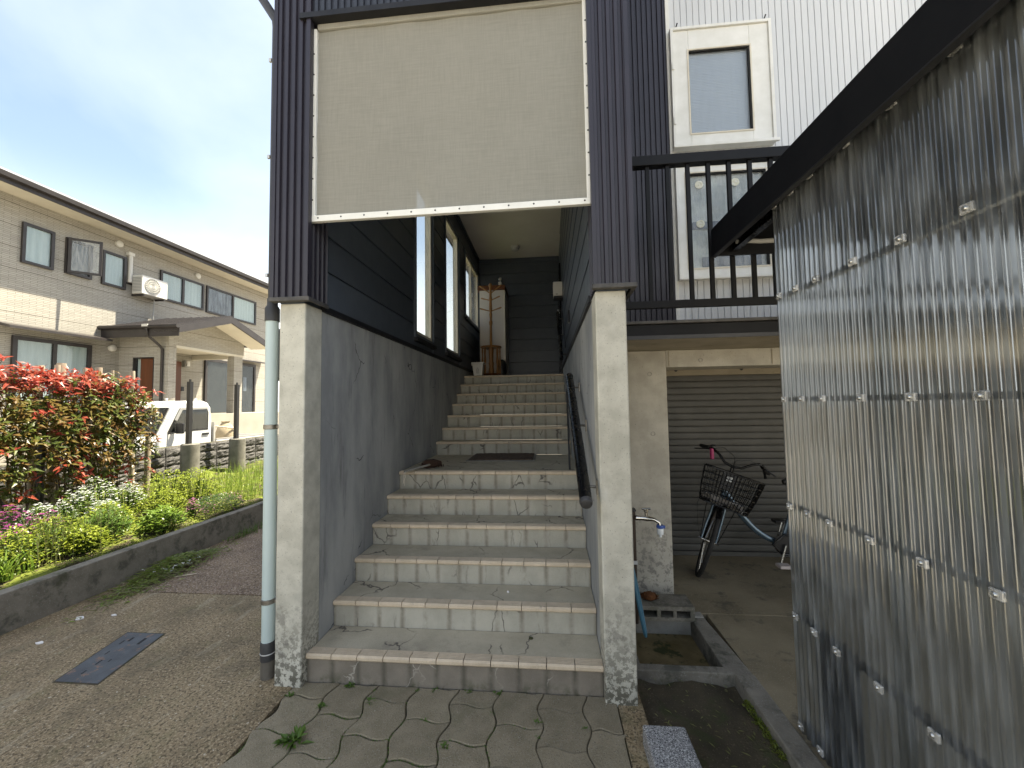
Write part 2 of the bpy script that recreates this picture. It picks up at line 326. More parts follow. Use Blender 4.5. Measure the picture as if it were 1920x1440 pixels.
def special():
    # woven sun-screen cloth: mostly diffuse, lets some light through and a little straight view
    m = bpy.data.materials.new('screen_fabric'); m.use_nodes = True
    t = m.node_tree; n = t.nodes; lk = t.links.new; n.remove(n['Principled BSDF'])
    g = n.new('ShaderNodeNewGeometry')
    def nz(sc, st, det=3):
        q = n.new('ShaderNodeMapping'); q.inputs['Scale'].default_value = st; lk(g.outputs['Position'], q.inputs['Vector'])
        z = n.new('ShaderNodeTexNoise'); z.inputs['Scale'].default_value = sc; z.inputs['Detail'].default_value = det
        lk(q.outputs['Vector'], z.inputs['Vector']); return z.outputs['Fac']
    a = n.new('ShaderNodeMath'); a.operation = 'ADD'
    lk(nz(170, (1, 1, .05)), a.inputs[0]); lk(nz(170, (.05, 1, 1)), a.inputs[1])
    a2 = n.new('ShaderNodeMath'); a2.operation = 'MULTIPLY_ADD'; lk(nz(3, (1, 1, 1), 6), a2.inputs[0]); a2.inputs[1].default_value = .5
    lk(a.outputs[0], a2.inputs[2])
    r = n.new('ShaderNodeValToRGB'); r.color_ramp.elements[0].position = .95; r.color_ramp.elements[1].position = 1.50
    r.color_ramp.elements[0].color = (.455, .442, .392, 1); r.color_ramp.elements[1].color = (.535, .521, .464, 1)
    sc = n.new('ShaderNodeMath'); sc.operation = 'MULTIPLY'; sc.inputs[1].default_value = 1.0
    lk(a2.outputs[0], sc.inputs[0]); 
    mr = n.new('ShaderNodeMapRange'); mr.inputs['From Min'].default_value = .85; mr.inputs['From Max'].default_value = 1.6; lk(sc.outputs[0], mr.inputs['Value'])
    r.color_ramp.elements[0].position = .1; r.color_ramp.elements[1].position = .9
    lk(mr.outputs[0], r.inputs['Fac'])
    sp_ = nz(7, (2.2, 1, .5), 2)
    mr2 = n.new('ShaderNodeMapRange'); mr2.inputs['From Min'].default_value = .77; mr2.inputs['From Max'].default_value = .785; lk(sp_, mr2.inputs['Value'])
    mc = n.new('ShaderNodeMix'); mc.data_type = 'RGBA'; lk(mr2.outputs[0], mc.inputs[0]); lk(r.outputs[0], mc.inputs[6]); mc.inputs[7].default_value = (.12, .10, .075, 1)
    d = n.new('ShaderNodeBsdfDiffuse'); tl = n.new('ShaderNodeBsdfTranslucent'); tp = n.new('ShaderNodeBsdfTransparent')
    lk(mc.outputs[2], d.inputs['Color']); lk(mc.outputs[2], tl.inputs['Color'])
    m1 = n.new('ShaderNodeMixShader'); m1.inputs[0].default_value = .45; lk(d.outputs[0], m1.inputs[1]); lk(tl.outputs[0], m1.inputs[2])
    m2 = n.new('ShaderNodeMixShader'); m2.inputs[0].default_value = .14; lk(m1.outputs[0], m2.inputs[1]); lk(tp.outputs[0], m2.inputs[2])
    lk(m2.outputs[0], n['Material Output'].inputs['Surface'])
    MATS['screen_fabric'] = m
    # clear plastics and glass: thin sheets, fresnel mix of see-through and mirror
    def clear(name, tint, ior, rough, dust_sheen, dust_sheen_col=(.6, .6, .58), wob=0.0, bend=0.0, pwr=4.0):
        m = bpy.data.materials.new(name); m.use_nodes = True
        t = m.node_tree; n = t.nodes; lk = t.links.new; n.remove(n['Principled BSDF'])
        tp = n.new('ShaderNodeBsdfTransparent'); tp.inputs['Color'].default_value = (*tint, 1)
        gl = n.new('ShaderNodeBsdfGlossy'); gl.inputs['Roughness'].default_value = rough
        df = n.new('ShaderNodeBsdfDiffuse'); df.inputs['Color'].default_value = (*dust_sheen_col, 1)
        lw = n.new('ShaderNodeLayerWeight'); lw.inputs['Blend'].default_value = .5     # Schlick, the same on both faces of the sheet
        pw = n.new('ShaderNodeMath'); pw.operation = 'POWER'; pw.inputs[1].default_value = pwr; lk(lw.outputs['Facing'], pw.inputs[0])
        f0 = ((ior - 1) / (ior + 1)) ** 2
        fr = n.new('ShaderNodeMath'); fr.operation = 'MULTIPLY_ADD'; fr.inputs[1].default_value = 1 - f0; fr.inputs[2].default_value = f0; lk(pw.outputs[0], fr.inputs[0])
        a = n.new('ShaderNodeMixShader'); b = n.new('ShaderNodeMixShader')
        if bend:                                  # the moulded waves bend what is seen through them
            rf_ = n.new('ShaderNodeBsdfRefraction'); rf_.inputs['IOR'].default_value = bend; rf_.inputs['Roughness'].default_value = .3; rf_.inputs['Color'].default_value = (*tint, 1)
            cm = n.new('ShaderNodeMixShader'); cm.inputs[0].default_value = .92; lk(tp.outputs[0], cm.inputs[1]); lk(rf_.outputs[0], cm.inputs[2]); tp = cm
        g = n.new('ShaderNodeNewGeometry')
        mp_ = n.new('ShaderNodeMapping'); mp_.inputs['Scale'].default_value = (1, 1, .18); lk(g.outputs['Position'], mp_.inputs['Vector'])
        z = n.new('ShaderNodeTexNoise'); z.inputs['Scale'].default_value = 24; z.inputs['Detail'].default_value = 8; lk(mp_.outputs[0], z.inputs['Vector'])
        q = n.new('ShaderNodeMapRange'); q.inputs['From Min'].default_value = .42; q.inputs['From Max'].default_value = .75
        q.inputs['To Min'].default_value = dust_sheen * .5; q.inputs['To Max'].default_value = dust_sheen * 2.6
        lk(z.outputs['Fac'], q.inputs['Value']); lk(q.outputs[0], a.inputs[0])
        lk(tp.outputs[0], a.inputs[1]); lk(df.outputs[0], a.inputs[2])
        lk(fr.outputs[0], b.inputs[0]); lk(a.outputs[0], b.inputs[1]); lk(gl.outputs[0], b.inputs[2])
        if wob:
            z2 = n.new('ShaderNodeTexNoise'); z2.inputs['Scale'].default_value = 7; z2.inputs['Detail'].default_value = 3; lk(g.outputs['Position'], z2.inputs['Vector'])
            bp = n.new('ShaderNodeBump'); bp.inputs['Strength'].default_value = wob; bp.inputs['Distance'].default_value = .02
            lk(z2.outputs['Fac'], bp.inputs['Height']); lk(bp.outputs[0], gl.inputs['Normal'])
        lk(b.outputs[0], n['Material Output'].inputs['Surface'])
        MATS[name] = m
    clear('polycarbonate', (.72, .765, .79), 2.2, .06, .11, (.60, .655, .70), wob=.05, bend=1.12, pwr=3.6)  # beyond real dust, a pale veil in the colour stands in for silvery reflections
    clear('clear_cap', (.9, .9, .9), 2.3, .12, .35, (.85, .85, .82))  # pale diffuse share painted in to brighten the caps like a glint
    clear('window_glass', (.90, .93, .93), 1.5, .01, .01, wob=.02, pwr=5.5)
    clear('obscured_glass', (.90, .92, .92), 1.5, .22, .12, (.70, .72, .72), wob=1.0)
    # neighbour's stone-look siding
    m = mat('stone_siding', (.40, .355, .285), (.32, .285, .225), scale=5, rough=.9)
    t = m.node_tree; n = t.nodes; lk = t.links.new; b = n['Principled BSDF']
    g = n.new('ShaderNodeNewGeometry'); sp = n.new('ShaderNodeSeparateXYZ'); cb = n.new('ShaderNodeCombineXYZ')
    ad = n.new('ShaderNodeMath'); ad.operation = 'ADD'
    lk(g.outputs['Position'], sp.inputs[0]); lk(sp.outputs['X'], ad.inputs[0]); lk(sp.outputs['Y'], ad.inputs[1]); lk(ad.outputs[0], cb.inputs['X']); lk(sp.outputs['Z'], cb.inputs['Y'])
    br = n.new('ShaderNodeTexBrick'); br.inputs['Scale'].default_value = 1.0; br.inputs['Brick Width'].default_value = .23; br.inputs['Row Height'].default_value = .038
    br.inputs['Mortar Size'].default_value = .0045; br.inputs['Mortar Smooth'].default_value = .4; br.offset_frequency = 2; br.squash = 1.0
    br.inputs['Color1'].default_value = (.42, .398, .35, 1); br.inputs['Color2'].default_value = (.355, .337, .295, 1); br.inputs['Mortar'].default_value = (.23, .215, .185, 1)
    nz_ = n.new('ShaderNodeTexNoise'); nz_.inputs['Scale'].default_value = 14; lk(cb.outputs[0], nz_.inputs['Vector'])
    va = n.new('ShaderNodeVectorMath'); va.operation = 'MULTIPLY_ADD'; lk(nz_.outputs['Color'], va.inputs[0]); va.inputs[1].default_value = (.02, .014, 0); lk(cb.outputs[0], va.inputs[2])
    lk(va.outputs[0], br.inputs['Vector'])
    jn = n.new('ShaderNodeMath'); jn.operation = 'PINGPONG'; jn.inputs[1].default_value = .2275; lk(sp.outputs['Z'], jn.inputs[0])
    jr = n.new('ShaderNodeMapRange'); jr.inputs['From Min'].default_value = .009; jr.inputs['From Max'].default_value = .004; lk(jn.outputs[0], jr.inputs['Value'])
    mj = n.new('ShaderNodeMix'); mj.data_type = 'RGBA'; lk(jr.outputs[0], mj.inputs[0]); lk(br.outputs['Color'], mj.inputs[6]); mj.inputs[7].default_value = (.12, .105, .085, 1)
    lk(mj.outputs[2], b.inputs['Base Color'])
    bp = n.new('ShaderNodeBump'); bp.inputs['Strength'].default_value = .6; bp.inputs['Distance'].default_value = .012; bp.invert = True
    lk(br.outputs['Fac'], bp.inputs['Height']); lk(bp.outputs[0], b.inputs['Normal'])
special()

# ------------------------------------------------------------------ mesh helpers
class MB:
    def __init__(s): s.v = []; s.f = []
    def quad(s, a, b, c, d):
        i = len(s.v); s.v += [tuple(a), tuple(b), tuple(c), tuple(d)]; s.f.append((i, i + 1, i + 2, i + 3)); return s
    def tri(s, a, b, c):
        i = len(s.v); s.v += [tuple(a), tuple(b), tuple(c)]; s.f.append((i, i + 1, i + 2)); return s
    def box(s, x0, x1, y0, y1, z0, z1):
        x0, x1 = sorted((x0, x1)); y0, y1 = sorted((y0, y1)); z0, z1 = sorted((z0, z1))
        i = len(s.v)
        s.v += [(x0, y0, z0), (x1, y0, z0), (x1, y1, z0), (x0, y1, z0), (x0, y0, z1), (x1, y0, z1), (x1, y1, z1), (x0, y1, z1)]
        for q in ((0, 3, 2, 1), (4, 5, 6, 7), (0, 1, 5, 4), (1, 2, 6, 5), (2, 3, 7, 6), (3, 0, 4, 7)): s.f.append(tuple(i + k for k in q))
        return s
    def obox(s, c, ax, ay, az):
        c = Vector(c); ax = Vector(ax); ay = Vector(ay); az = Vector(az); i = len(s.v)
        for (p, q, r) in ((-1, -1, -1), (1, -1, -1), (1, 1, -1), (-1, 1, -1), (-1, -1, 1), (1, -1, 1), (1, 1, 1), (-1, 1, 1)):
            s.v.append(tuple(c + ax * p + ay * q + az * r))
        for q in ((0, 3, 2, 1), (4, 5, 6, 7), (0, 1, 5, 4), (1, 2, 6, 5), (2, 3, 7, 6), (3, 0, 4, 7)): s.f.append(tuple(i + k for k in q))
        return s
    def tube(s, pts, r, n=8, caps=True, closed=False):
        pts = [Vector(p) for p in pts]; m = len(pts)
        rr = r if isinstance(r, (list, tuple)) else [r] * m
        base = len(s.v); prev = None
        for k, p in enumerate(pts):
            if closed: d = pts[(k + 1) % m] - pts[k - 1]
            else: d = pts[min(k + 1, m - 1)] - pts[max(k - 1, 0)]
            if d.length < 1e-9: d = Vector((0, 0, 1))
            d.normalize()
            if prev is None:
                a = d.cross(Vector((0, 0, 1)))
                if a.length < .05: a = d.cross(Vector((1, 0, 0)))
            else: a = prev - d * prev.dot(d)
            a.normalize(); prev = a; b = d.cross(a)
            for j in range(n):
                t = 2 * math.pi * j / n
                s.v.append(tuple(p + (a * math.cos(t) + b * math.sin(t)) * rr[k]))
        seg = m if closed else m - 1
        for k in range(seg):
            k2 = (k + 1) % m
            for j in range(n):
                j2 = (j + 1) % n
                s.f.append((base + k * n + j, base + k * n + j2, base + k2 * n + j2, base + k2 * n + j))
        if caps and not closed:
            s.f.append(tuple(base + j for j in reversed(range(n)))); s.f.append(tuple(base + (m - 1) * n + j for j in range(n)))
        return s
    def lathe(s, c, prof, n=16, axis=(0, 0, 1)):
        """prof: list of (radius, distance along axis)."""
        return s.tube([Vector(c) + Vector(axis).normalized() * h for _, h in prof], [max(q, 1e-4) for q, _ in prof], n) if False else s._lathe(c, prof, n, axis)
    def _lathe(s, c, prof, n, axis):
        ax = Vector(axis).normalized(); a = ax.cross(Vector((0, 0, 1)))
        if a.length < .05: a = Vector((1, 0, 0))
        a.normalize(); b = ax.cross(a); base = len(s.v); c = Vector(c)
        for q, h in prof:
            for j in range(n):
                t = 2 * math.pi * j / n
                s.v.append(tuple(c + ax * h + (a * math.cos(t) + b * math.sin(t)) * max(q, 1e-4)))
        for k in range(len(prof) - 1):
            for j in range(n):
                j2 = (j + 1) % n
                s.f.append((base + k * n + j, base + k * n + j2, base + (k + 1) * n + j2, base + (k + 1) * n + j))
        s.f.append(tuple(base + j for j in reversed(range(n)))); s.f.append(tuple(base + (len(prof) - 1) * n + j for j in range(n)))
        return s
    def prism(s, prof, axis, a, b):
        """extrude a 2-D outline along 'X' (y,z outline), 'Y' (x,z) or 'Z' (x,y)."""
        n = len(prof); i = len(s.v)
        for t in (a, b):
            for (p, q) in prof:
                s.v.append({'X': (t, p, q), 'Y': (p, t, q), 'Z': (p, q, t)}[axis])
        for j in range(n):
            s.f.append((i + j, i + (j + 1) % n, i + n + (j + 1) % n, i + n + j))
        s.f.append(tuple(i + j for j in reversed(range(n)))); s.f.append(tuple(i + n + j for j in range(n)))
        return s
    def strip(s, prof, axis, a, b):
        """open profile swept, a sheet"""
        n = len(prof); i = len(s.v)
        for t in (a, b):
            for (p, q) in prof:
                s.v.append({'X': (t, p, q), 'Y': (p, t, q), 'Z': (p, q, t)}[axis])
        for j in range(n - 1): s.f.append((i + j, i + j + 1, i + n + j + 1, i + n + j))
        return s
    def leaf(s, p, d, up, ln, wd, fold=.25, droop=.15):
        p = Vector(p); d = Vector(d).normalized(); sd = d.cross(Vector(up))
        if sd.length < 1e-3: sd = d.cross(Vector((1, 0, .3)))
        sd.normalize(); u = sd.cross(d)
        m1 = p + d * ln * .45 + u * 0; tip = p + d * ln - u * ln * droop
        l = m1 + sd * wd * .5 + u * wd * fold; r = m1 - sd * wd * .5 + u * wd * fold
        i = len(s.v); s.v += [tuple(p), tuple(l), tuple(tip), tuple(r), tuple(m1)]
        s.f += [(i, i + 4, i + 1), (i + 4, i + 2, i + 1), (i, i + 3, i + 4), (i + 4, i + 3, i + 2)]
        return s
    def blade(s, p, d, ln, wd, bend, k=3):
        p = Vector(p); d = Vector(d); h = Vector((d.x, d.y, 0))
        if h.length < 1e-4: h = Vector((1, 0, 0))
        h.normalize(); sd = Vector((-h.y, h.x, 0)); base = len(s.v)
        for q in range(k + 1):
            t = q / k
            c = p + Vector((0, 0, 1)) * ln * (t - .5 * bend * t * t) + h * ln * bend * t * t * .8
            ww = wd * (1 - t) ** .7 + .0006
            s.v += [tuple(c - sd * ww / 2), tuple(c + sd * ww / 2)]
        for q in range(k): s.f.append((base + 2 * q, base + 2 * q + 1, base + 2 * q + 3, base + 2 * q + 2))
        return s
    def mesh(s, name, m, smooth=False, off=(0, 0, 0)):
        me = bpy.data.meshes.new(name)
        ox, oy, oz = off
        me.from_pydata([(x - ox, y - oy, z - oz) for x, y, z in s.v], [], s.f)
        me.materials.append(MATS[m])
        if smooth:
            bm = bmesh.new(); bm.from_mesh(me)
            for f in bm.faces: f.smooth = True
            for e in bm.edges:
                if len(e.link_faces) == 2 and e.calc_face_angle(0) > .7: e.smooth = False
            bm.normal_update(); bm.to_mesh(me); bm.free()
        me.update()
        return me

def worldloc(o):
    v = Vector((0, 0, 0))
    while o: v += o.location; o = o.parent
    return v
def part(name, mb, m, parent=None, smooth=False, bevel=0.0, label=None, kind=None, fixn=True, loc=None):
    """one mesh object; vertices are given in world coordinates, the parent is only ever translated"""
    base = worldloc(parent) if parent else Vector((0, 0, 0))
    if loc is None:
        n = len(mb.v); lo = [min(v[i] for v in mb.v) for i in range(3)]; hi = [max(v[i] for v in mb.v) for i in range(3)]
        loc = Vector(((lo[0] + hi[0]) / 2, (lo[1] + hi[1]) / 2, lo[2]))
    else: loc = Vector(loc)
    me = mb.mesh(name, m, smooth, loc)
    if fixn and not smooth and False: pass
    o = bpy.data.objects.new(name, me); COL.objects.link(o)
    if parent: o.parent = parent
    o.location = loc - base
    if bevel:
        md = o.modifiers.new('bevel', 'BEVEL'); md.width = bevel; md.segments = 2; md.limit_method = 'ANGLE'; md.angle_limit = .6
    if label: o['label'] = label
    if kind: o['kind'] = kind
    return o
def again(src, name, loc, parent):
    """another object sharing the mesh of src, at a world position"""
    o = bpy.data.objects.new(name, src.data); COL.objects.link(o); o.parent = parent
    o.location = Vector(loc) - worldloc(parent)
    for md in src.modifiers:
        if md.type == 'BEVEL':
            q = o.modifiers.new('bevel', 'BEVEL'); q.width = md.width; q.segments = 2; q.limit_method = 'ANGLE'; q.angle_limit = .6
    return o
def thing(name, label, cat, loc=(0, 0, 0), group=None):
    o = bpy.data.objects.new(name, None); COL.objects.link(o); o.location = loc; o.empty_display_size = .1
    o['label'] = label; o['category'] = cat
    if group: o['group'] = group
    return o
def tag(o, label, cat, group=None):
    o['label'] = label; o['category'] = cat
    if group: o['group'] = group
    return o
def struct(name, mb, m, **k):
    o = part(name, mb, m, **k); o['kind'] = 'structure'; return o
def ribs(a, b, pitch, depth, base, lofrac=.35):
    """trapezoid corrugation profile from a to b: list of (along, out)"""
    p = []; t = a
    sg = 1 if b > a else -1
    n = max(1, round(abs(b - a) / pitch)); pt = (b - a) / n
    for i in range(n):
        t0 = a + i * pt
        p += [(t0, base), (t0 + pt * lofrac, base), (t0 + pt * (lofrac + .1), base + depth), (t0 + pt * .9, base + depth)]
    p.append((b, base))
    return p

# ================================================================== THE SETTING
RI, TR, LD, SW = 0.1586, 0.2831, 1.2323, 1.68          # riser, tread, landing depth, stair width
YS = [i * TR if i < 6 else 5 * TR + LD + (i - 6) * TR for i in range(13)]

struct('ground', MB().box(-160, 160, -160, 160, -.6, -.16), 'gravel_ground')
struct('bounce_street', MB().box(-40, 40, -14, -2.668, -.158, -.001), 'street_concrete')  # unseen pale slab, added to bounce sunlight back onto the shaded front
struct('driveway', MB().box(-2.45, -.05, -2.66, .943, -.158, 0), 'driveway_concrete')
struct('pebble_driveway', MB().box(-2.45, -.10, .953, 14, -.158, .003), 'pebble_concrete')
struct('garage_floor', MB().box(2.545, 7, -2.66, .876, -.158, 0).box(1.80, 7, .884, 2.4, -.158, .002), 'garage_concrete')
struct('mossy_strip', MB().box(1.742, 1.868, -2.66, .2, -.158, -.004), 'driveway_concrete')
# dirt patch with an uneven surface
d = MB()
nx, ny = 12, 40
for j in range(ny + 1):
    for i in range(nx + 1):
        x = 1.868 + (2.435 - 1.868) * i / nx; y = -2.66 + 2.86 * j / ny
        d.v.append((x, y, -.045 + .014 * math.sin(x * 17 + y * 9) + rnd.uniform(-.006, .006)))
for j in range(ny):
    for i in range(nx):
        a = j * (nx + 1) + i; d.f.append((a, a + 1, a + nx + 2, a + nx + 1))
struct('dirt_patch', d, 'dirt', smooth=True)

# garden bed soil (rises towards the neighbour), and the neighbour's lot
def bedz(x, y):
    return .255 + max(0, min(1, (-2.55 - x) / 2.2)) * .20 + .02 * math.sin(x * 5 + y * 3) + .012 * math.sin(x * 13 - y * 11)
d = MB(); nx, ny = 24, 90
for j in range(ny + 1):
    for i in range(nx + 1):
        x = -2.545 - 2.3 * i / nx; y = -2.64 + 11.64 * j / ny
        d.v.append((x, y, bedz(x, y) - .012 + rnd.uniform(-.006, .006)))
for j in range(ny):
    for i in range(nx):
        a = j * (nx + 1) + i; d.f.append((a, a + nx + 1, a + nx + 2, a + 1))
struct('garden_bed', d, 'bed_soil', smooth=True)
struct('neighbour_lot', MB().box(-9.6, -4.86, -2.64, 16, -.158, .002), 'neighbour_concrete')
struct('terrace', MB().box(-9.59, -7.75, 6.2, 15, .003, 1.43), 'neighbour_concrete')

# paving of interlocking wavy stones
paving = struct('paving', MB().box(-.05, 1.742, -2.66, .0, -.158, -.022), 'joint_soil')
PW, PL = .231, .228
def stone(k, y1):
    xl = -.045 + k * PW; xr = min(xl + PW, 1.738); y0 = y1 - PL; n = 8
    wx = lambda y: .0165 * math.sin(2 * math.pi * (y + .05) / PL)
    wy = lambda t: .013 * math.sin(2 * math.pi * t)
    pts = []
    for i in range(n): t = i / n; pts.append((xl + (xr - xl) * t + wx(y0), y0 + wy(t)))
    for i in range(n): t = i / n; y = y0 + PL * t; pts.append((xr + (wx(y) if xr < 1.737 else 0), y))
    for i in range(n): t = 1 - i / n; pts.append((xl + (xr - xl) * t + wx(y1), y1 + wy(t)))
    for i in range(n): t = 1 - i / n; y = y0 + PL * t; pts.append((xl + wx(y), y))
    pts = [(x, min(y, -.004)) for x, y in pts]
    q = []
    for p in pts:
        if not q or (Vector(p) - Vector(q[-1])).length > .004: q.append(p)
    return q
for k in range(8):
    for j in range(12):
        y1 = (0 if k % 2 else PL * .5) - j * PL
        pts = stone(k, y1)
        if len(pts) < 12 or max(p[1] for p in pts) - min(p[1] for p in pts) < .03: continue
        if min(p[1] for p in pts) < -2.66: continue
        cx = sum(p[0] for p in pts) / len(pts); cy = sum(p[1] for p in pts) / len(pts)
        tx, ty, dz = rnd.uniform(-.012, .012), rnd.uniform(-.012, .012), rnd.uniform(-.003, .001)
        m = MB(); n = len(pts)
        gap = .0034 if k < 5 else .0022
        for (s_, z) in ((0, -.06), (0, -.004), (.004, 0)):
            for (x, y) in pts:
                v = Vector((x - cx, y - cy)); L_ = v.length; v = v * max(.2, (L_ - gap - s_) / L_)
                m.v.append((cx + v.x, cy + v.y, z + dz + (tx * v.x + ty * v.y if z > -.05 else 0)))
        for r_ in range(2):
            for i in range(n): m.f.append((r_ * n + i, r_ * n + (i + 1) % n, (r_ + 1) * n + (i + 1) % n, (r_ + 1) * n + i))
        m.f.append(tuple(2 * n + i for i in range(n)))
        part('paving_stone', m, 'paver_concrete', paving)

# kerb of the garden bed, curb and sink rim on the garage side
kerb = part('garden_kerb', MB().box(-2.555, -2.452, -2.64, 14, -.15, .285), 'mossy_kerb', bevel=.008)
tag(kerb, 'long dark concrete kerb holding back the flower bed', 'kerb')
curb = part('low_curb', MB().box(2.437, 2.543, -2.66, .198, -.15, .022), 'mossy_kerb', bevel=.008)
tag(curb, 'mossy concrete curb between the dirt patch and the garage floor', 'curb')
sink = thing('ground_sink', 'shallow mossy concrete sink basin set in the ground below the tap', 'sink', (2.15, .5, -.12))
part('basin_floor', MB().box(1.93, 2.40, .265, .80, -.15, -.11), 'basin_concrete', sink)
part('front_rim', MB().box(1.872, 2.436, .203, .262, -.15, .016), 'mossy_kerb', sink, bevel=.006)
part('back_rim', MB().box(1.872, 2.50, .80, .875, -.15, .018), 'grey_concrete', sink, bevel=.006)
part('side_rim', MB().prism([(2.402, .262), (2.436, .203), (2.543, .203), (2.50, .80), (2.402, .80)], 'Z', -.15, .013), 'mossy_kerb', sink, bevel=.006)
part('side_rim', MB().box(1.872, 1.928, .264, .798, -.15, .012), 'mossy_kerb', sink, bevel=.006)

# ================================================================== STAIRCASE
stairs = thing('staircase', 'concrete staircase with beige ribbed nosing tiles rising between the two walls', 'staircase', (SW / 2, 0, 0))
tw = SW / 11
tile_src = None
for i in range(13):
    y, z = YS[i], (i + 1) * RI
    y2 = YS[i + 1] if i < 12 else 5.87
    st = part('step', MB().box(.002, SW - .002, y + .054, y2 - .001 if i < 12 else y2, z - RI + .001, z - .004), 'tread_mortar', stairs)
    part('riser', MB().box(.002, SW - .002, y, y + .053, z - RI - (.003 if i else .02), z - .031), 'base_riser_mortar' if i == 0 else 'riser_mortar', st)
    for k in range(11):
        lc = (tw * (k + .5), y, z)
        if tile_src is None:
            pr = [(.054, -.029), (-.011, -.029), (-.016, -.022), (-.015, -.009), (-.007, 0)]
            for g_ in range(4):
                a = .003 + g_ * .013
                pr += [(a, 0), (a + .001, -.004), (a + .006, -.004), (a + .007, 0)]
            pr += [(.054, 0)]
            tile_src = part('nosing_tile', MB().prism([(p + y, q + z) for p, q in pr], 'X', tw * k + .0022, tw * (k + 1) - .0022), 'nosing_ceramic', st, loc=lc)
        else:
            again(tile_src, 'nosing_tile', lc, st)

# ================================================================== HOUSE
house = thing('house', 'navy and white corrugated house with an open stairway entrance on concrete pillars', 'house', (.84, 3, 0))
# concrete below
part('pillar', MB().box(-.1608, 0, -.0534, .12, -.02, 2.182), 'pillar_concrete', house, bevel=.008, label='left concrete pillar beside the drain pipe')
part('pillar', MB().box(1.68, 1.846, -.0534, .12, -.02, 2.182), 'pillar_concrete', house, bevel=.008, label='right concrete pillar beside the dirt patch')
part('side_wall', MB().box(-.155, -.002, .121, 5.9, -.1, 2.17), 'stair_wall_mortar', house)
part('side_wall', MB().box(1.682, 1.842, .121, 5.9, -.1, 2.17), 'stair_wall_mortar', house)
# upper left wall around its three windows
WIN = [(1.86, 2.50, 2.34, 4.30), (3.12, 3.95, 2.34, 4.30), (4.46, 5.80, 3.14, 4.29)]
m = MB()
SPL = (.40, .40, .07)                     # the far jamb steps back outside the window
for (X0, X1, sp_) in ((-.045, -.013, (0, 0, 0)), (-.16, -.046, SPL)):
    ys = [-.05]
    for q, e in zip(WIN, sp_): ys += [q[0], q[1] + e]
    ys.append(5.9)
    for a, b in ((0, 1), (2, 3), (4, 5), (6, 7)): m.box(X0, X1, ys[a], ys[b], 2.183, 7)
    for (a, b, c, d_), e in zip(WIN, sp_): m.box(X0, X1, a, b + e, 2.183, c).box(X0, X1, a, b + e, d_, 7)
part('upper_wall', m, 'navy_siding', house)
part('upper_wall', MB().box(1.694, 1.86, -.05, 5.9, 2.183, 7), 'navy_siding', house)
part('back_wall', MB().box(-.013, 1.694, 5.885, 6.0, 2.0, 7), 'navy_siding', house)
# lap siding boards inside the stairway, each a board
BZ = [2.213 + .235 * k for k in range(12)]
def board_y(x0, x1, y0, y1, z, h=.235):
    """board on a side wall; its lower lip stands proud"""
    t = .012
    zz = min(z + h - .004, 4.648)
    if x1 > x0: pr = [(x0, z), (x1, z), (x1 , z + .006), (x1 - .004, zz - .008), (x0, zz)]
    else: pr = [(x0, z), (x1, z), (x1, z + .006), (x1 + .004, zz - .008), (x0, zz)]
    return MB().prism(pr, 'Y', y0, y1)
for z in BZ:
    if z > 4.6: continue
    zt = z + .235
    segs = [(.118, 5.884)]
    for (a, b, c, d_) in WIN:
        ns = []
        for (p, q) in segs:
            if c < zt - .02 and d_ > z + .02 and a < q and b > p:
                ns += [(p, a - .03), (b + .03, q)]
            else: ns.append((p, q))
        segs = ns
    for (p, q) in segs:
        if q - p > .03: part('siding_board', board_y(-.013, .004, p, q, z), 'navy_siding', house)
    part('siding_board', board_y(1.694, 1.676, .118, 4.62, z), 'navy_siding', house)
    zz = min(zt - .004, 4.648)
    part('siding_board', MB().prism([(5.885, z), (5.868, z), (5.868, z + .006), (5.872, zz - .008), (5.885, zz)], 'X', .006, 1.674), 'navy_siding', house)
part('flashing', MB().box(-.014, .016, .122, 5.86, 2.172, 2.208), 'black_trim', house)
part('flashing', MB().box(1.664, 1.694, .122, 5.86, 2.172, 2.208), 'black_trim', house)
part('ceiling', MB().box(-.012, 1.693, .11, 5.884, 4.65, 4.8), 'ceiling_board', house)
part('crown_trim', MB().box(.006, .03, .12, 5.866, 4.60, 4.649), 'navy_siding', house)
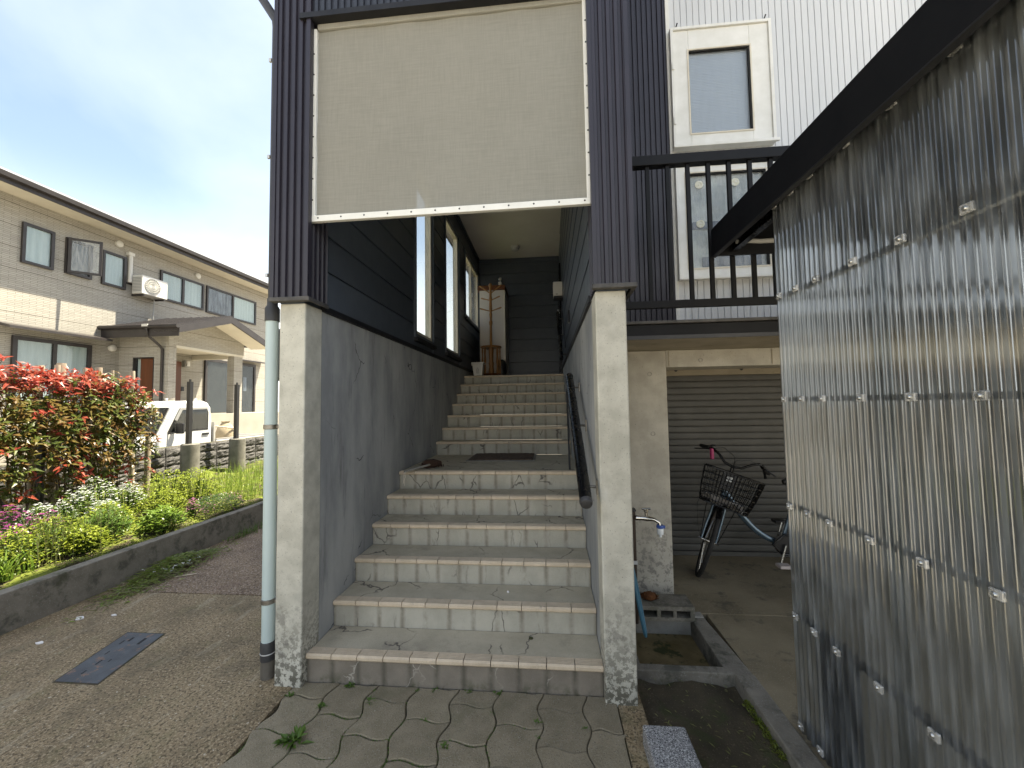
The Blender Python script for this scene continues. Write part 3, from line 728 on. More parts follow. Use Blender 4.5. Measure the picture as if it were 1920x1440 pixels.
# windows in the left wall
for i, (a, b, c, d_) in enumerate(WIN):
    cs = MB()
    e = .035
    for (y0, y1, z0, z1) in ((a - e, a + .004, c - e, d_ + e), (b - .004, b + e, c - e, d_ + e), (a + .004, b - .004, d_ - .004, d_ + e), (a + .004, b - .004, c - e, c + .004)):
        cs.box(-.012, .022, y0, y1, z0, z1)
    wn = part('window', cs, 'navy_siding', house, label=['first tall narrow window, nearest the pillar', 'second tall narrow window', 'wide sliding window by the back wall'][i])
    part('sill', MB().box(-.01, .045, a - .04, b + .04, c - .075, c - e - .002), 'black_trim', wn)
    fr = MB(); f = .048
    for (y0, y1, z0, z1) in ((a + .005, a + f, c + .005, d_ - .005), (b - f, b - .005, c + .005, d_ - .005), (a + f, b - f, d_ - f, d_ - .005), (a + f, b - f, c + .005, c + f)):
        fr.box(-.075, -.004, y0, y1, z0, z1)
    if i == 2: fr.box(-.06, -.015, (a + b) / 2 - .03, (a + b) / 2 + .03, c + f, d_ - f)
    part('frame', fr, 'cream_frame', wn)
    if i == 2:
        part('pane', MB().box(-.036, -.031, a + f, (a + b) / 2 - .03, c + f, d_ - f), 'window_glass', wn)
        part('pane', MB().box(-.036, -.031, (a + b) / 2 + .03, b - f, c + f, d_ - f), 'obscured_glass', wn)
        part('latch', MB().box(-.014, .006, (a + b) / 2 - .012, (a + b) / 2 + .012, 3.64, 3.72), 'aluminium', wn)
    else:
        part('pane', MB().box(-.036, -.031, a + f, b - f, c + f, d_ - f), 'window_glass', wn)
        part('sash', MB().box(-.072, -.05, a + f + .03, a + f + .06, c + f, d_ - f), 'aluminium', wn)
# corrugated cladding of the stair tower
def clad(name, prof, axis, z0, z1, m): return part(name, MB().strip(prof, 'Z', z0, z1), m, house)
P = .0445
def flip(p): return [(b, a) for a, b in p]
clad('cladding_sheet', ribs(-.19, .033, P, -.014, -.076), 'X', 2.2, 7, 'navy_cladding')
clad('cladding_sheet', ribs(1.672, 1.886, P, -.014, -.076), 'X', 2.2, 7, 'navy_cladding')
clad('cladding_sheet', flip(ribs(-.075, .117, .05, -.012, .033)), 'Y', 2.2, 7, 'navy_cladding')
clad('cladding_sheet', flip(ribs(-.076, .117, .05, .01, 1.672)), 'Y', 2.2, 7, 'navy_cladding')
m = MB()
for q in ((-.075, 1.855), (2.905, 3.115), (4.355, 4.455), (5.875, 6)): m.strip(flip(ribs(q[0], q[1], P, -.014, -.176)), 'Z', 2.2, 7)
for (a, b, c, d_), e in zip(WIN, SPL): m.strip(flip(ribs(a - .005, b + e + .005, P, -.014, -.176)), 'Z', 2.2, c).strip(flip(ribs(a - .005, b + e + .005, P, -.014, -.176)), 'Z', d_, 7)
part('cladding_sheet', m, 'navy_cladding', house)
clad('cladding_sheet', flip(ribs(-.075, 1.15, P, .014, 1.872)), 'Y', 2.2, 7, 'navy_cladding')
clad('cladding_sheet', ribs(.036, 1.669, .041, -.012, -.07), 'X', 3.94, 7, 'header_cladding')
part('header', MB().box(.036, 1.669, -.068, .10, 3.935, 7), 'header_cladding', house)
part('corner_trim', MB().box(-.195, -.172, -.096, -.072, 2.212, 7), 'navy_cladding', house)
part('corner_trim', MB().box(.012, .037, -.096, -.060, 2.212, 7), 'navy_cladding', house)
part('corner_trim', MB().box(1.668, 1.69, -.096, -.060, 2.212, 7), 'navy_cladding', house)
part('corner_trim', MB().box(1.868, 1.892, -.096, -.060, 2.212, 7), 'navy_cladding', house)
part('lintel_trim', MB().box(-.03, 1.70, -.104, -.05, 3.90, 3.934).box(.04, 1.666, -.049, .10, 3.925, 3.934), 'black_trim', house)
part('base_flashing', MB().box(-.20, .045, -.10, -.055, 2.186, 2.211).box(.034, .048, -.099, .115, 2.184, 2.209), 'weathered_trim', house, bevel=.003)
part('base_flashing', MB().box(1.662, 1.90, -.10, -.055, 2.186, 2.211).box(1.876, 1.90, -.054, 1.14, 2.184, 2.209), 'weathered_trim', house, bevel=.003)
part('roof', MB().box(-.25, 1.93, -.15, 9, 7.0, 7.12), 'roof_black', house)
# ceiling lamp
cl = part('ceiling_lamp', MB().lathe((.833, 5.28, 4.65), [(.085, -.001), (.088, -.03), (.075, -.035), (.07, -.075), (.03, -.085)], 20), 'aluminium', house, smooth=True)
# entrance door on the right wall
dr = part('entrance_door', MB().box(1.655, 1.694, 4.64, 5.80, 2.063, 4.05), 'black_paint', house)
part('pull_handle', MB().tube([(1.625, 4.78, 2.75), (1.625, 4.78, 3.25)], .016, 10).box(1.625, 1.655, 4.772, 4.788, 2.80, 2.82).box(1.625, 1.655, 4.772, 4.788, 3.18, 3.20), 'aluminium', dr)
# main block: set-back dark and white walls, balcony, garage
part('main_wall', MB().box(1.87, 7, 1.17, 9, 2.12, 8.6), 'white_cladding', house)
clad('cladding_sheet', ribs(1.886, 2.497, .0436, -.014, 1.164), 'X', 2.11, 8.6, 'navy_cladding')
# white sheets: flat pans with narrow grooves
wp = []; x = 2.523
while x < 7:
    wp += [(x, 1.15), (x + .0445, 1.15), (x + .0455, 1.159), (x + .051, 1.159)]; x += .052
part('cladding_sheet', MB().strip(wp, 'Z', 2.11, 8.6), 'white_cladding', house)
part('corner_trim', MB().box(2.494, 2.522, 1.138, 1.168, 2.11, 8.6), 'white_frame', house)
part('main_roof', MB().box(1.86, 7.6, .55, 9.6, 8.6, 8.75), 'roof_black', house)
part('garage_column', MB().box(1.85, 2.385, 1.1, 1.42, -.1, 1.992), 'column_concrete', house, bevel=.006)
part('garage_beam', MB().box(2.386, 7, 1.102, 1.42, 1.852, 1.992), 'column_concrete', house, bevel=.004)
for (x, z) in ((2.25, 1.80), (2.262, 1.31), (2.27, .45)):
    part('tie_hole', MB().lathe((x, 1.103, z), [(.019, 0), (.019, .006), (.013, .0065), (.012, .002)], 14, (0, -1, 0)), 'grey_concrete', house, smooth=True)
for x in (2.66, 3.7): part('tie_hole', MB().lathe((x, 1.105, 1.905), [(.018, 0), (.018, .006), (.013, .0065), (.012, .002)], 14, (0, -1, 0)), 'grey_concrete', house, smooth=True)
part('form_joint', MB().box(2.404, 2.41, 1.098, 1.101, 1.86, 1.985).box(3.21, 3.216, 1.098, 1.101, 1.86, 1.985), 'soffit_concrete', house)
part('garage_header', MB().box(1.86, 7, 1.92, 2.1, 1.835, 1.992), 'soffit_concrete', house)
for x in (2.72, 3.36): part('tie_hole', MB().lathe((x, 1.923, 1.89), [(.016, 0), (.016, .005), (.011, .005)], 12, (0, -1, 0)), 'dark_room', house, smooth=True)
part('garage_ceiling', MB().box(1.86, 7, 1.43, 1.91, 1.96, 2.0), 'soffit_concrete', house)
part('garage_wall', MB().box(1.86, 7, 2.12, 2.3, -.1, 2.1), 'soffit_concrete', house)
part('garage_wall', MB().box(6.6, 6.8, 1.43, 2.11, -.1, 1.955), 'soffit_concrete', house)
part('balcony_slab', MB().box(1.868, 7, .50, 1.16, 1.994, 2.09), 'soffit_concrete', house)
part('balcony_fascia', MB().box(1.893, 7, .455, .495, 1.992, 2.085), 'black_metal', house, bevel=.003)
part('balcony_fascia', MB().box(1.893, 7, .435, .499, 2.088, 2.108), 'weathered_trim', house, bevel=.003)
part('drip_edge', MB().box(1.893, 7, .445, .454, 1.985, 2.01), 'dark_pipe', house)
# upstairs windows of the white wall
def house_window(x0, x1, z0, z1, gx0, gx1, gz0, gz1, kind, lab):
    wn = part('window', MB().box(x0, x0 + .022, 1.085, 1.149, z0, z1).box(x1 - .022, x1, 1.085, 1.149, z0, z1).box(x0 + .022, x1 - .022, 1.085, 1.149, z1 - .022, z1).box(x0 + .022, x1 - .022, 1.085, 1.149, z0, z0 + .022), 'white_frame', house, label=lab)
    part('sill', MB().box(x0 - .01, x1 + .01, 1.06, 1.083, z0 - .012, z0 + .014), 'white_frame', wn, bevel=.003)
    fr = MB()
    a, b, c, d_ = x0 + .023, x1 - .023, z0 + .023, z1 - .023
    for q in ((a, gx0, c, d_), (gx1, b, c, d_), (gx0, gx1, c, gz0), (gx0, gx1, gz1, d_)): fr.box(q[0], q[1], 1.100, 1.146, q[2], q[3])
    part('frame', fr, 'white_frame', wn, bevel=.004)
    g_ = MB()
    for q in ((gx0 - .012, gx0, gz0 - .012, gz1 + .012), (gx1, gx1 + .012, gz0 - .012, gz1 + .012), (gx0, gx1, gz0 - .012, gz0), (gx0, gx1, gz1, gz1 + .012)): g_.box(q[0], q[1], 1.094, 1.099, q[2], q[3])
    part('glazing_bead', g_, 'cream_frame', wn)
    part('gasket', MB().box(gx0, gx0 + .006, 1.108, 1.118, gz0, gz1).box(gx1 - .014, gx1, 1.102, 1.118, gz0, gz1).box(gx0 + .006, gx1 - .014, 1.102, 1.118, gz1 - .012, gz1), 'black_rubber', wn)
    if kind == 'blind':
        part('pane', MB().box(gx0, gx1, 1.119, 1.122, gz0, gz1), 'window_glass', wn)
        bl = MB(); z = gz0 + .003
        while z < gz1: bl.box(gx0 + .002, gx1 - .002, 1.1325, 1.137, z, z + .0118); z += .014
        part('blind', bl, 'blind_slat', wn, kind='stuff')
        part('hinge', MB().box(x0 + .004, x0 + .022, 1.075, 1.084, z0 + .2, z0 + .26).box(x0 + .004, x0 + .022, 1.075, 1.084, z1 - .38, z1 - .32), 'white_frame', wn)
    else:
        part('pane', MB().box(gx0, gx1, 1.119, 1.122, gz0, gz1), 'obscured_glass', wn)
        part('interior', MB().box(gx0, gx1, 1.141, 1.146, gz0, gz1), 'sheer_white', wn)
        part('interior_shelf', MB().box(gx0 + .05, gx1 - .08, 1.126, 1.14, gz0 + .34, gz0 + .40).box(gx0 + .12, gx1 - .05, 1.126, 1.14, gz0 + .02, gz0 + .10), 'laundry', wn)
        for (x, z) in ((gx0 + .11, gz1 - .09), (gx0 + .40, gz1 - .085), (gx0 + .11, gz0 + .38)):
            part('sticker', MB().lathe((x, 1.1185, z), [(.034, 0), (.034, .002), (.020, .003), (.018, .001), (.008, .001), (.007, .003)], 18, (0, -1, 0)), 'sticker_cream', wn, smooth=True)
house_window(2.512, 3.33, 3.70, 4.76, 2.66, 3.155, 3.822, 4.552, 'blind', 'upper white window with a closed blind')
house_window(2.515, 3.31, 2.578, 3.56, 2.60, 3.235, 2.67, 3.475, 'frost', 'lower white window with obscured glass behind the railing')
for x in (2.575, 3.30): part('bolt', MB().tube([(x, 1.15, 4.79), (x + .01, 1.12, 4.83)], .006, 6), 'dark_pipe', house)

# balcony railing
rail = thing('balcony_railing', 'black metal balcony railing with thin vertical bars in front of the white wall', 'railing', (3, .47, 2.108))
part('top_rail', MB().box(1.893, 6.9, .44, .50, 3.175, 3.245), 'black_metal', rail, bevel=.004)
part('bottom_rail', MB().box(1.893, 6.9, .452, .488, 2.196, 2.246), 'black_metal', rail, bevel=.003)
bsrc = None
for k in range(36):
    x = 2.118 + .1335 * k
    if x > 6.8: break
    if bsrc is None: bsrc = part('baluster', MB().box(x - .0125, x + .0125, .4585, .4815, 2.2462, 3.1748), 'black_metal', rail)
    else: again(bsrc, 'baluster', (x, .47, 2.2462), rail)
for x in (3.6, 5.2, 6.85): part('post', MB().box(x - .02, x + .02, .462, .51, 2.10, 3.174), 'black_metal', rail)

# roller shutter
sh = thing('roller_shutter', 'grey roller shutter of horizontal slats closing the garage', 'shutter', (4.2, 2.02, 0))
ssrc = None
for k in range(27):
    z = .05 + k * .0665
    if ssrc is None:
        pr = [(2.05, 0), (2.024, .0), (2.018, .003), (2.0145, .016), (2.0135, .034), (2.0145, .052), (2.018, .0632), (2.05, .0632)]
        ssrc = part('slat', MB().prism([(y, z + q) for y, q in pr], 'X', 2.3, 6.6), 'shutter_slat', sh)
    else: again(ssrc, 'slat', (4.45, 2.031, z), sh)
part('bottom_bar', MB().box(2.3, 6.6, 2.005, 2.045, .006, .047), 'shutter_slat', sh)

# sun screen on the entrance opening
scr = thing('sun_screen', 'beige woven sun screen in a white frame hung across the stairway opening', 'sun screen', (.85, -.04, 2.67))
m = MB(); nx, nz = 60, 44
for j in range(nz + 1):
    for i in range(nx + 1):
        u_, v_ = i / nx, j / nz
        bow = .010 * math.sin(math.pi * u_) * math.sin(math.pi * v_) + .0016 * math.sin(u_ * 9 + v_ * 4) * math.sin(v_ * 11 - u_ * 5)
        pk = .0035 * math.exp(-v_ * 16) * math.sin(u_ * 36) + .003 * math.exp(-(1 - v_) * 14) * math.sin(u_ * 30 + 1) + .003 * (math.exp(-u_ * 22) + math.exp(-(1 - u_) * 22)) * math.sin(v_ * 26)
        m.v.append((.050 + 1.612 * u_, -.040 + bow + pk, 2.698 + 1.20 * v_))
for j in range(nz):
    for i in range(nx): a = j * (nx + 1) + i; m.f.append((a, a + 1, a + nx + 2, a + nx + 1))
part('fabric', m, 'screen_fabric', scr, smooth=True)
part('side_rail', MB().box(.024, .053, -.058, -.034, 2.668, 3.87), 'white_frame', scr, bevel=.002)
part('side_rail', MB().box(1.650, 1.679, -.058, -.034, 2.712, 3.905), 'white_frame', scr, bevel=.002)
part('bottom_rail', MB().prism([(.022, 2.667), (1.681, 2.675), (1.681, 2.711), (.054, 2.704), (.022, 2.704)], 'Y', -.0605, -.033), 'white_frame', scr, bevel=.002)
part('top_hem', MB().prism([(.054, 3.865), (1.66, 3.872), (1.66, 3.91), (.054, 3.905)], 'Y', -.055, -.033), 'screen_fabric', scr, bevel=.006)
sc_ = MB()
for k in range(12):
    sc_.lathe((.075 + k * .142, -.0604, 2.6875 + k * .0007), [(.0055, 0), (.004, .0025)], 8, (0, -1, 0))
for k in range(8):
    sc_.lathe((.0385, -.0579, 2.80 + k * .13), [(.0052, 0), (.004, .0025)], 8, (0, -1, 0)).lathe((1.6645, -.0579, 2.84 + k * .13), [(.0052, 0), (.004, .0025)], 8, (0, -1, 0))
part('screws', sc_, 'dark_pipe', scr, kind='stuff')

# handrails
hr = thing('handrail', 'glossy black tube handrail on brackets along the lower flight', 'handrail', (1.6, .5, .95))
part('rail', MB().tube([(1.598, -.11, 1.058), (1.598, 1.20, 1.795)], .0335, 18), 'black_paint', hr, smooth=True)
part('end_cap', MB().lathe((1.598, -.112, 1.057), [(.035, 0), (.035, .012), (.030, .026), (.015, .034)], 18, (0, -.87, -.49)), 'dark_pipe', hr, smooth=True)
part('end_cap', MB().lathe((1.598, 1.20, 1.795), [(.035, 0), (.035, .012), (.030, .026), (.015, .034)], 18, (0, .87, .49)), 'dark_pipe', hr, smooth=True)
for y in (.06, .62, 1.14):
    z = 1.058 + (y + .11) * .5626
    part('bracket', MB().tube([(1.60, y, z - .03), (1.615, y, z - .055), (1.66, y, z - .06), (1.681, y, z - .06)], .008, 8).box(1.672, 1.6815, y - .016, y + .016, z - .10, z - .02), 'clamp_metal', hr, smooth=False)
hr2 = thing('handrail', 'second black handrail along the upper flight near the entrance door', 'handrail', (1.62, 3.6, 2.1))
part('rail', MB().tube([(1.604, 3.0, 2.16), (1.604, 4.45, 3.12)], .026, 14), 'black_paint', hr2, smooth=True)
for y in (3.2, 3.75, 4.3):
    z = 2.16 + (y - 3.0) * .662
    part('bracket', MB().tube([(1.606, y, z - .02), (1.64, y, z - .045), (1.676, y, z - .045)], .008, 8), 'clamp_metal', hr2)
rod = part('thin_rod', MB().tube([(1.600, 1.505, .956), (1.622, 2.17, 1.70)], .009, 8), 'dark_pipe', smooth=True)
tag(rod, 'thin dark rod leaning on the right wall behind the handrail', 'rod')

# ================================================================== ON THE STAIRS
mt = thing('door_mat', 'brown door mat with a grey border on the stair landing', 'doormat', (.88, 2.33, .953))
part('border', MB().box(.50, 1.26, 2.05, 2.63, .950, .958), 'grey_concrete', mt, bevel=.003)
mm = MB()
for i in range(30):
    for j in range(22):
        x = .525 + i * .0237; y = 2.075 + j * .0243
        mm.obox((x + .011, y + .011, .963 + rnd.uniform(-.003, .004)), (.0105, rnd.uniform(-.003, .003), 0), (0, .0105, 0), (rnd.uniform(-.001, .001), 0, .007))
part('pile', mm, 'mat_brown', mt, kind='stuff')

br_ = thing('scrubbing_brush', 'long handled brown brush lying across the landing edge', 'brush', (.2, 1.5, .955))
part('head', MB().tube([(.17, 1.58, .985), (.20, 1.62, .988), (.26, 1.67, .988), (.315, 1.72, .984)], [.022, .045, .045, .022], 10), 'bristle_brown', br_, smooth=True)
bb = MB()
for k in range(160):
    t = rnd.random(); p = Vector((.17, 1.58, .982)).lerp(Vector((.32, 1.72, .982)), t)
    a = rnd.uniform(-1, 1); q = p + Vector((.035 * a, -.03 * a, -.005)); bb.tube([q, q + Vector((.012 * a, -.012 * a - .004, -.021))], .0022, 3, caps=False)
part('bristles', bb, 'bristle_brown', br_, kind='stuff')
part('handle', MB().tube([(.235, 1.60, .985), (.16, 1.42, .978), (.10, 1.275, .972)], .010, 8), 'grey_concrete', br_, smooth=True)
part('cord', MB().tube([(.105, 1.285, .972), (.10, 1.262, .955), (.103, 1.256, .91), (.098, 1.252, .87)], .0028, 5).tube([(.105, 1.285, .972), (.112, 1.258, .95), (.118, 1.254, .925), (.107, 1.254, .90), (.11, 1.250, .85)], .0028, 5), 'string_white', br_)

# top floor: cabinet, coat rack, bin
FZ = 13 * RI
cb = thing('shoe_cabinet', 'tall plain white cabinet with a brown top against the back wall', 'cabinet', (.37, 5.5, FZ))
part('body', MB().box(.13, .625, 5.2, 5.84, FZ - .002, 3.775), 'cabinet_white', cb, bevel=.004)
part('door_edge', MB().box(.606, .6255, 5.188, 5.199, FZ + .01, 3.77), 'cream_frame', cb)
part('top', MB().box(.095, .635, 5.17, 5.85, 3.777, 3.865), 'wood_red', cb, bevel=.004)
sl_ = thing('sensor_lamp', 'small white sensor lamp with a round glass head on the cabinet top', 'lamp', (.53, 5.24, 3.865))
part('base', MB().box(.50, .565, 5.21, 5.27, 3.866, 3.945), 'bin_plastic', sl_, bevel=.008)
part('head', MB().lathe((.533, 5.235, 3.955), [(.012, -.01), (.014, .005), (.032, .02), (.036, .045), (.022, .07)], 14), 'clear_cap', sl_, smooth=True)
cr = thing('coat_rack', 'turned wooden coat rack with six pegs and a spindle stand base', 'coat rack', (.395, 4.85, FZ))
CX, CY = .395, 4.85
part('pole', MB().lathe((CX, CY, FZ), [(.030, .28), (.034, .34), (.030, .50), (.034, .56), (.024, .60), (.022, .95), (.032, .99), (.034, 1.02), (.022, 1.05), (.026, 1.12), (.030, 1.16), (.022, 1.2), (.03, 1.26), (.024, 1.40), (.032, 1.45), (.025, 1.5), (.024, 1.60), (.020, 1.66), (.034, 1.69), (.03, 1.72), (.012, 1.74)], 14), 'wood_pale', cr, smooth=True)
part('lower_post', MB().lathe((CX, CY, FZ), [(.045, .06), (.05, .12), (.042, .20), (.05, .26), (.040, .30), (.046, .50), (.05, .53)], 14), 'wood_honey', cr, smooth=True)
for (zz, rot) in ((1.22, .15), (1.42, .5), (1.55, .1)):
    for s_ in (0, math.pi):
        a = rot * 1.0 + s_
        d_ = Vector((math.cos(a), -math.sin(a) * .5, .3 if zz < 1.5 else .75))
        part('peg', MB().tube([Vector((CX, CY, FZ + zz)), Vector((CX, CY, FZ + zz)) + d_ * .06, Vector((CX, CY, FZ + zz)) + d_ * .19, Vector((CX, CY, FZ + zz)) + d_ * .205], [.011, .010, .014, .009], 8), 'wood_pale', cr, smooth=True)
part('ring_shelf', MB().lathe((CX, CY, FZ + .54), [(.05, 0), (.185, .0), (.195, .012), (.185, .028), (.05, .03)], 24), 'wood_honey', cr, smooth=True)
for k in range(8):
    a = k * math.pi / 4 + .2
    x, y = CX + .16 * math.cos(a), CY + .16 * math.sin(a)
    part('spindle', MB().lathe((x, y, FZ), [(.012, .06), (.016, .12), (.010, .2), (.017, .3), (.010, .4), (.015, .48), (.011, .54)], 8), 'wood_honey', cr, smooth=True)
part('base_ring', MB().lathe((CX, CY, FZ + .035), [(.05, 0), (.19, 0), (.2, .014), (.19, .03), (.05, .03)], 24), 'wood_red', cr, smooth=True)
for k in range(4):
    a = k * math.pi / 2 + .75
    part('foot', MB().tube([(CX + .05 * math.cos(a), CY + .05 * math.sin(a), FZ + .05), (CX + .2 * math.cos(a), CY + .2 * math.sin(a), FZ + .03), (CX + .22 * math.cos(a), CY + .22 * math.sin(a), FZ + .012)], [.02, .016, .014], 8), 'wood_red', cr, smooth=True)
bag = part('dark_bag', MB().lathe((.56, 5.05, FZ), [(.085, 0), (.10, .1), (.095, .25), (.07, .32), (.03, .345)], 12), 'black_plastic', smooth=True)
tag(bag, 'black bag standing behind the coat rack base', 'bag')
bn = thing('waste_bin', 'small square white lidded bin on the top step', 'bin', (.215, 4.53, FZ))
m = MB()
i0 = 0
m.v += [(.140, 4.46, FZ + .012), (.290, 4.46, FZ + .012), (.290, 4.60, FZ + .012), (.140, 4.60, FZ + .012), (.122, 4.44, FZ + .21), (.308, 4.44, FZ + .21), (.308, 4.62, FZ + .21), (.122, 4.62, FZ + .21)]
m.f += [(0, 3, 2, 1), (4, 5, 6, 7), (0, 1, 5, 4), (1, 2, 6, 5), (2, 3, 7, 6), (3, 0, 4, 7)]
part('body', m, 'bin_plastic', bn, bevel=.008)
part('lid', MB().box(.108, .322, 4.43, 4.63, FZ + .212, FZ + .242), 'bin_plastic', bn, bevel=.006)
part('handle', MB().box(.098, .110, 4.48, 4.56, FZ + .19, FZ + .222), 'bin_plastic', bn, bevel=.003)
for x in (.165, .265): part('foot', MB().box(x - .014, x + .014, 4.47, 4.50, FZ, FZ + .012), 'bin_plastic', bn)
pm = MB()       # bottle pictogram in outline on the bin's front (the front leans a little)
def fy(z): return 4.46 - (z - (FZ + .012)) / .198 * .02 - .0012
def pl(x0, x1, z0, z1): pm.v.extend([(x0, fy(z0), z0), (x1, fy(z0), z0), (x1, fy(z1), z1), (x0, fy(z1), z1)]); k = len(pm.v) - 4; pm.f.append((k, k + 1, k + 2, k + 3))
zb = FZ + .05; cx = .213
pl(cx - .019, cx - .015, zb, zb + .07); pl(cx + .015, cx + .019, zb, zb + .07); pl(cx - .015, cx + .015, zb, zb + .004)
pl(cx - .015, cx - .007, zb + .066, zb + .070); pl(cx + .007, cx + .015, zb + .066, zb + .070)
pl(cx - .009, cx - .005, zb + .070, zb + .095); pl(cx + .005, cx + .009, zb + .070, zb + .095); pl(cx - .005, cx + .005, zb + .091, zb + .095)
pl(cx - .004, cx + .004, zb + .013, zb + .02); pl(cx - .004, cx + .004, zb + .028, zb + .036); pl(cx - .004, cx + .004, zb + .044, zb + .052)
part('bottle_pictogram', pm, 'ink_black', bn)

mb_ = thing('wall_box', 'white wall mounted box on the right wall of the stairway', 'wall box', (1.6, 4.05, 3.28))
part('body', MB().box(1.53, 1.675, 3.98, 4.18, 3.285, 3.51), 'bin_plastic', mb_, bevel=.006)
part('underside', MB().box(1.54, 1.674, 3.99, 4.17, 3.25, 3.284), 'dark_pipe', mb_)
part('label_plate', MB().box(1.57, 1.60, 3.9765, 3.979, 3.305, 3.313), 'dark_pipe', mb_)
part('cable', MB().tube([(1.66, 4.1, 3.25), (1.67, 4.05, 3.0), (1.668, 3.7, 2.75), (1.67, 3.3, 2.35)], .006, 6), 'black_plastic', mb_)
pz = thing('door_plate', 'narrow black and white plate fixed to the right siding', 'wall plate', (1.675, 2.28, 2.5))
part('plate', MB().box(1.664, 1.675, 2.24, 2.325, 2.49, 2.625), 'bin_plastic', pz, bevel=.003)
part('edge', MB().box(1.660, 1.6755, 2.232, 2.2395, 2.488, 2.627), 'black_plastic', pz)

# ================================================================== DRAIN PIPE, METER BOX
dp = thing('drain_pipe', 'pale blue drain pipe with a dark upper length beside the left pillar', 'drain pipe', (-.25, .02, 0))
part('pipe', MB().tube([(-.2535, .02, .165), (-.2615, .02, 2.12)], .0355, 20), 'pale_pipe', dp, smooth=True)
part('upper_pipe', MB().tube([(-.2605, .02, 2.19), (-.2625, .02, 3.98), (-.270, .02, 4.04), (-.37, .02, 4.20), (-.47, .02, 4.36), (-.48, .02, 4.5), (-.48, .02, 6.9)], .026, 16), 'dark_pipe', dp, smooth=True)
part('reducer', MB().lathe((-.2615, .02, 2.095), [(.041, 0), (.041, .08), (.030, .10), (.029, .14)], 18), 'dark_pipe', dp, smooth=True)
part('socket', MB().lathe((-.2535, .02, .10), [(.0405, 0), (.041, .10), (.0385, .105)], 20), 'dark_pipe', dp, smooth=True)
part('foot_pipe', MB().lathe((-.2525, .02, -.03), [(.038, 0), (.038, .135)], 20), 'grey_pipe', dp, smooth=True)
for z in (.42, 1.44):
    q = part('clamp', MB().lathe((-.2535 - .004 * z, .02, z), [(.037, 0), (.0395, .002), (.0395, .026), (.037, .028)], 20), 'clamp_metal', dp, smooth=True)
    part('lug', MB().box(-.2555 + .036 - .004 * z, -.195, .012, .028, z + .006, z + .022), 'clamp_metal', q)
part('strap', MB().lathe((-.2535, .02, .138), [(.0415, 0), (.0425, .003), (.0415, .006)], 20), 'aluminium', dp, smooth=True)
for z in (2.37, 3.12, 3.75):
    part('pipe_clip', MB().box(-.30, -.285, .0, .012, z, z + .022), 'aluminium', dp)
bx = part('meter_box', MB().box(-.345, -.205, .13, .36, 1.74, 2.08), 'dark_pipe', bevel=.03)
tag(bx, 'rounded dark grey meter box on the wall behind the drain pipe', 'meter box')

# ================================================================== GARAGE SIDE: TAP, HOSE, BLOCK, BRUSH
tp = thing('water_tap', 'metal water tap with a blue and white nozzle on a brown standpipe', 'water tap', (2.0, .78, 0))
part('standpipe', MB().box(1.955, 2.028, .745, .80, -.02, .775), 'post_brown', tp, bevel=.006)
part('cap', MB().box(1.95, 2.033, .74, .805, .776, .79), 'dark_pipe', tp, bevel=.004)
part('band', MB().box(1.952, 2.031, .742, .803, .40, .425), 'aluminium', tp)
part('valve_body', MB().tube([(2.025, .742, .735), (2.03, .73, .735), (2.075, .725, .735), (2.105, .724, .733), (2.15, .723, .727), (2.185, .722, .705), (2.19, .722, .675)], [.014, .018, .015, .020, .013, .011, .011], 12), 'chrome', tp, smooth=True)
part('valve_stem', MB().lathe((2.098, .724, .74), [(.011, 0), (.011, .035), (.016, .04), (.016, .055), (.009, .06)], 12), 'chrome', tp, smooth=True)
part('tap_handle', MB().tube([(2.068, .724, .802), (2.128, .724, .802)], .008, 8), 'chrome', tp, smooth=True)
nzl = part('nozzle', MB().lathe((2.192, .722, .605), [(.010, 0), (.012, .015), (.022, .02), (.024, .06), (.02, .07)], 14), 'tap_white', tp, smooth=True)
part('nozzle_clip', MB().lathe((2.192, .722, .667), [(.023, 0), (.027, .008), (.024, .022)], 14).box(2.192, 2.225, .712, .732, .668, .685), 'tap_blue', nzl)
hs = MB()
for k in range(3):
    pts = []
    for t in range(26):
        a = 2 * math.pi * t / 26
        zz = .235 + .195 * math.cos(a) + .012 * k; pts.append((1.952 + .006 * k + .013 * math.sin(a) + (.43 - zz) * .17, .50 + .05 * k + .05 * math.sin(a), zz))
    hs.tube(pts, .0105, 8, closed=True)
ho = part('garden_hose', hs, 'hose_blue', smooth=True); tag(ho, 'coiled light blue garden hose hanging behind the right pillar', 'hose')
hk = part('hose_board', MB().box(1.878, 1.93, .46, .66, -.02, .52), 'black_plastic', bevel=.006); tag(hk, 'dark hose holder board against the pillar above the sink rim', 'hose holder')

# hollow block lying on its face, three cores open to the front
hb = thing('hollow_block', 'weathered hollow concrete block lying beside the sink with three open cores', 'concrete block', (2.22, .85, .018))
x0, x1, y0, y1, z0, z1 = 2.03, 2.42, .752, .945, .006, .106
m = MB().box(x0, x1, y0, y1, z1 - .028, z1).box(x0, x1, y0, y1, z0, z0 + .024)
for (a, b) in ((x0, x0 + .03), (x0 + .130, x0 + .155), (x0 + .243, x0 + .265), (x1 - .03, x1)): m.box(a, b, y0 + .001, y1 - .001, z0 + .024, z1 - .028)
part('body', m, 'mossy_kerb', hb)
part('back_web', MB().box(x0 + .03, x1 - .03, y1 - .04, y1 - .002, z0 + .024, z1 - .028), 'basin_concrete', hb)
sb = thing('scrub_brush', 'reddish brown palm fibre scrub brush on the hollow block', 'scrub brush', (2.13, .87, .106))
m = MB()
cp = Vector((2.135, .86, .106))
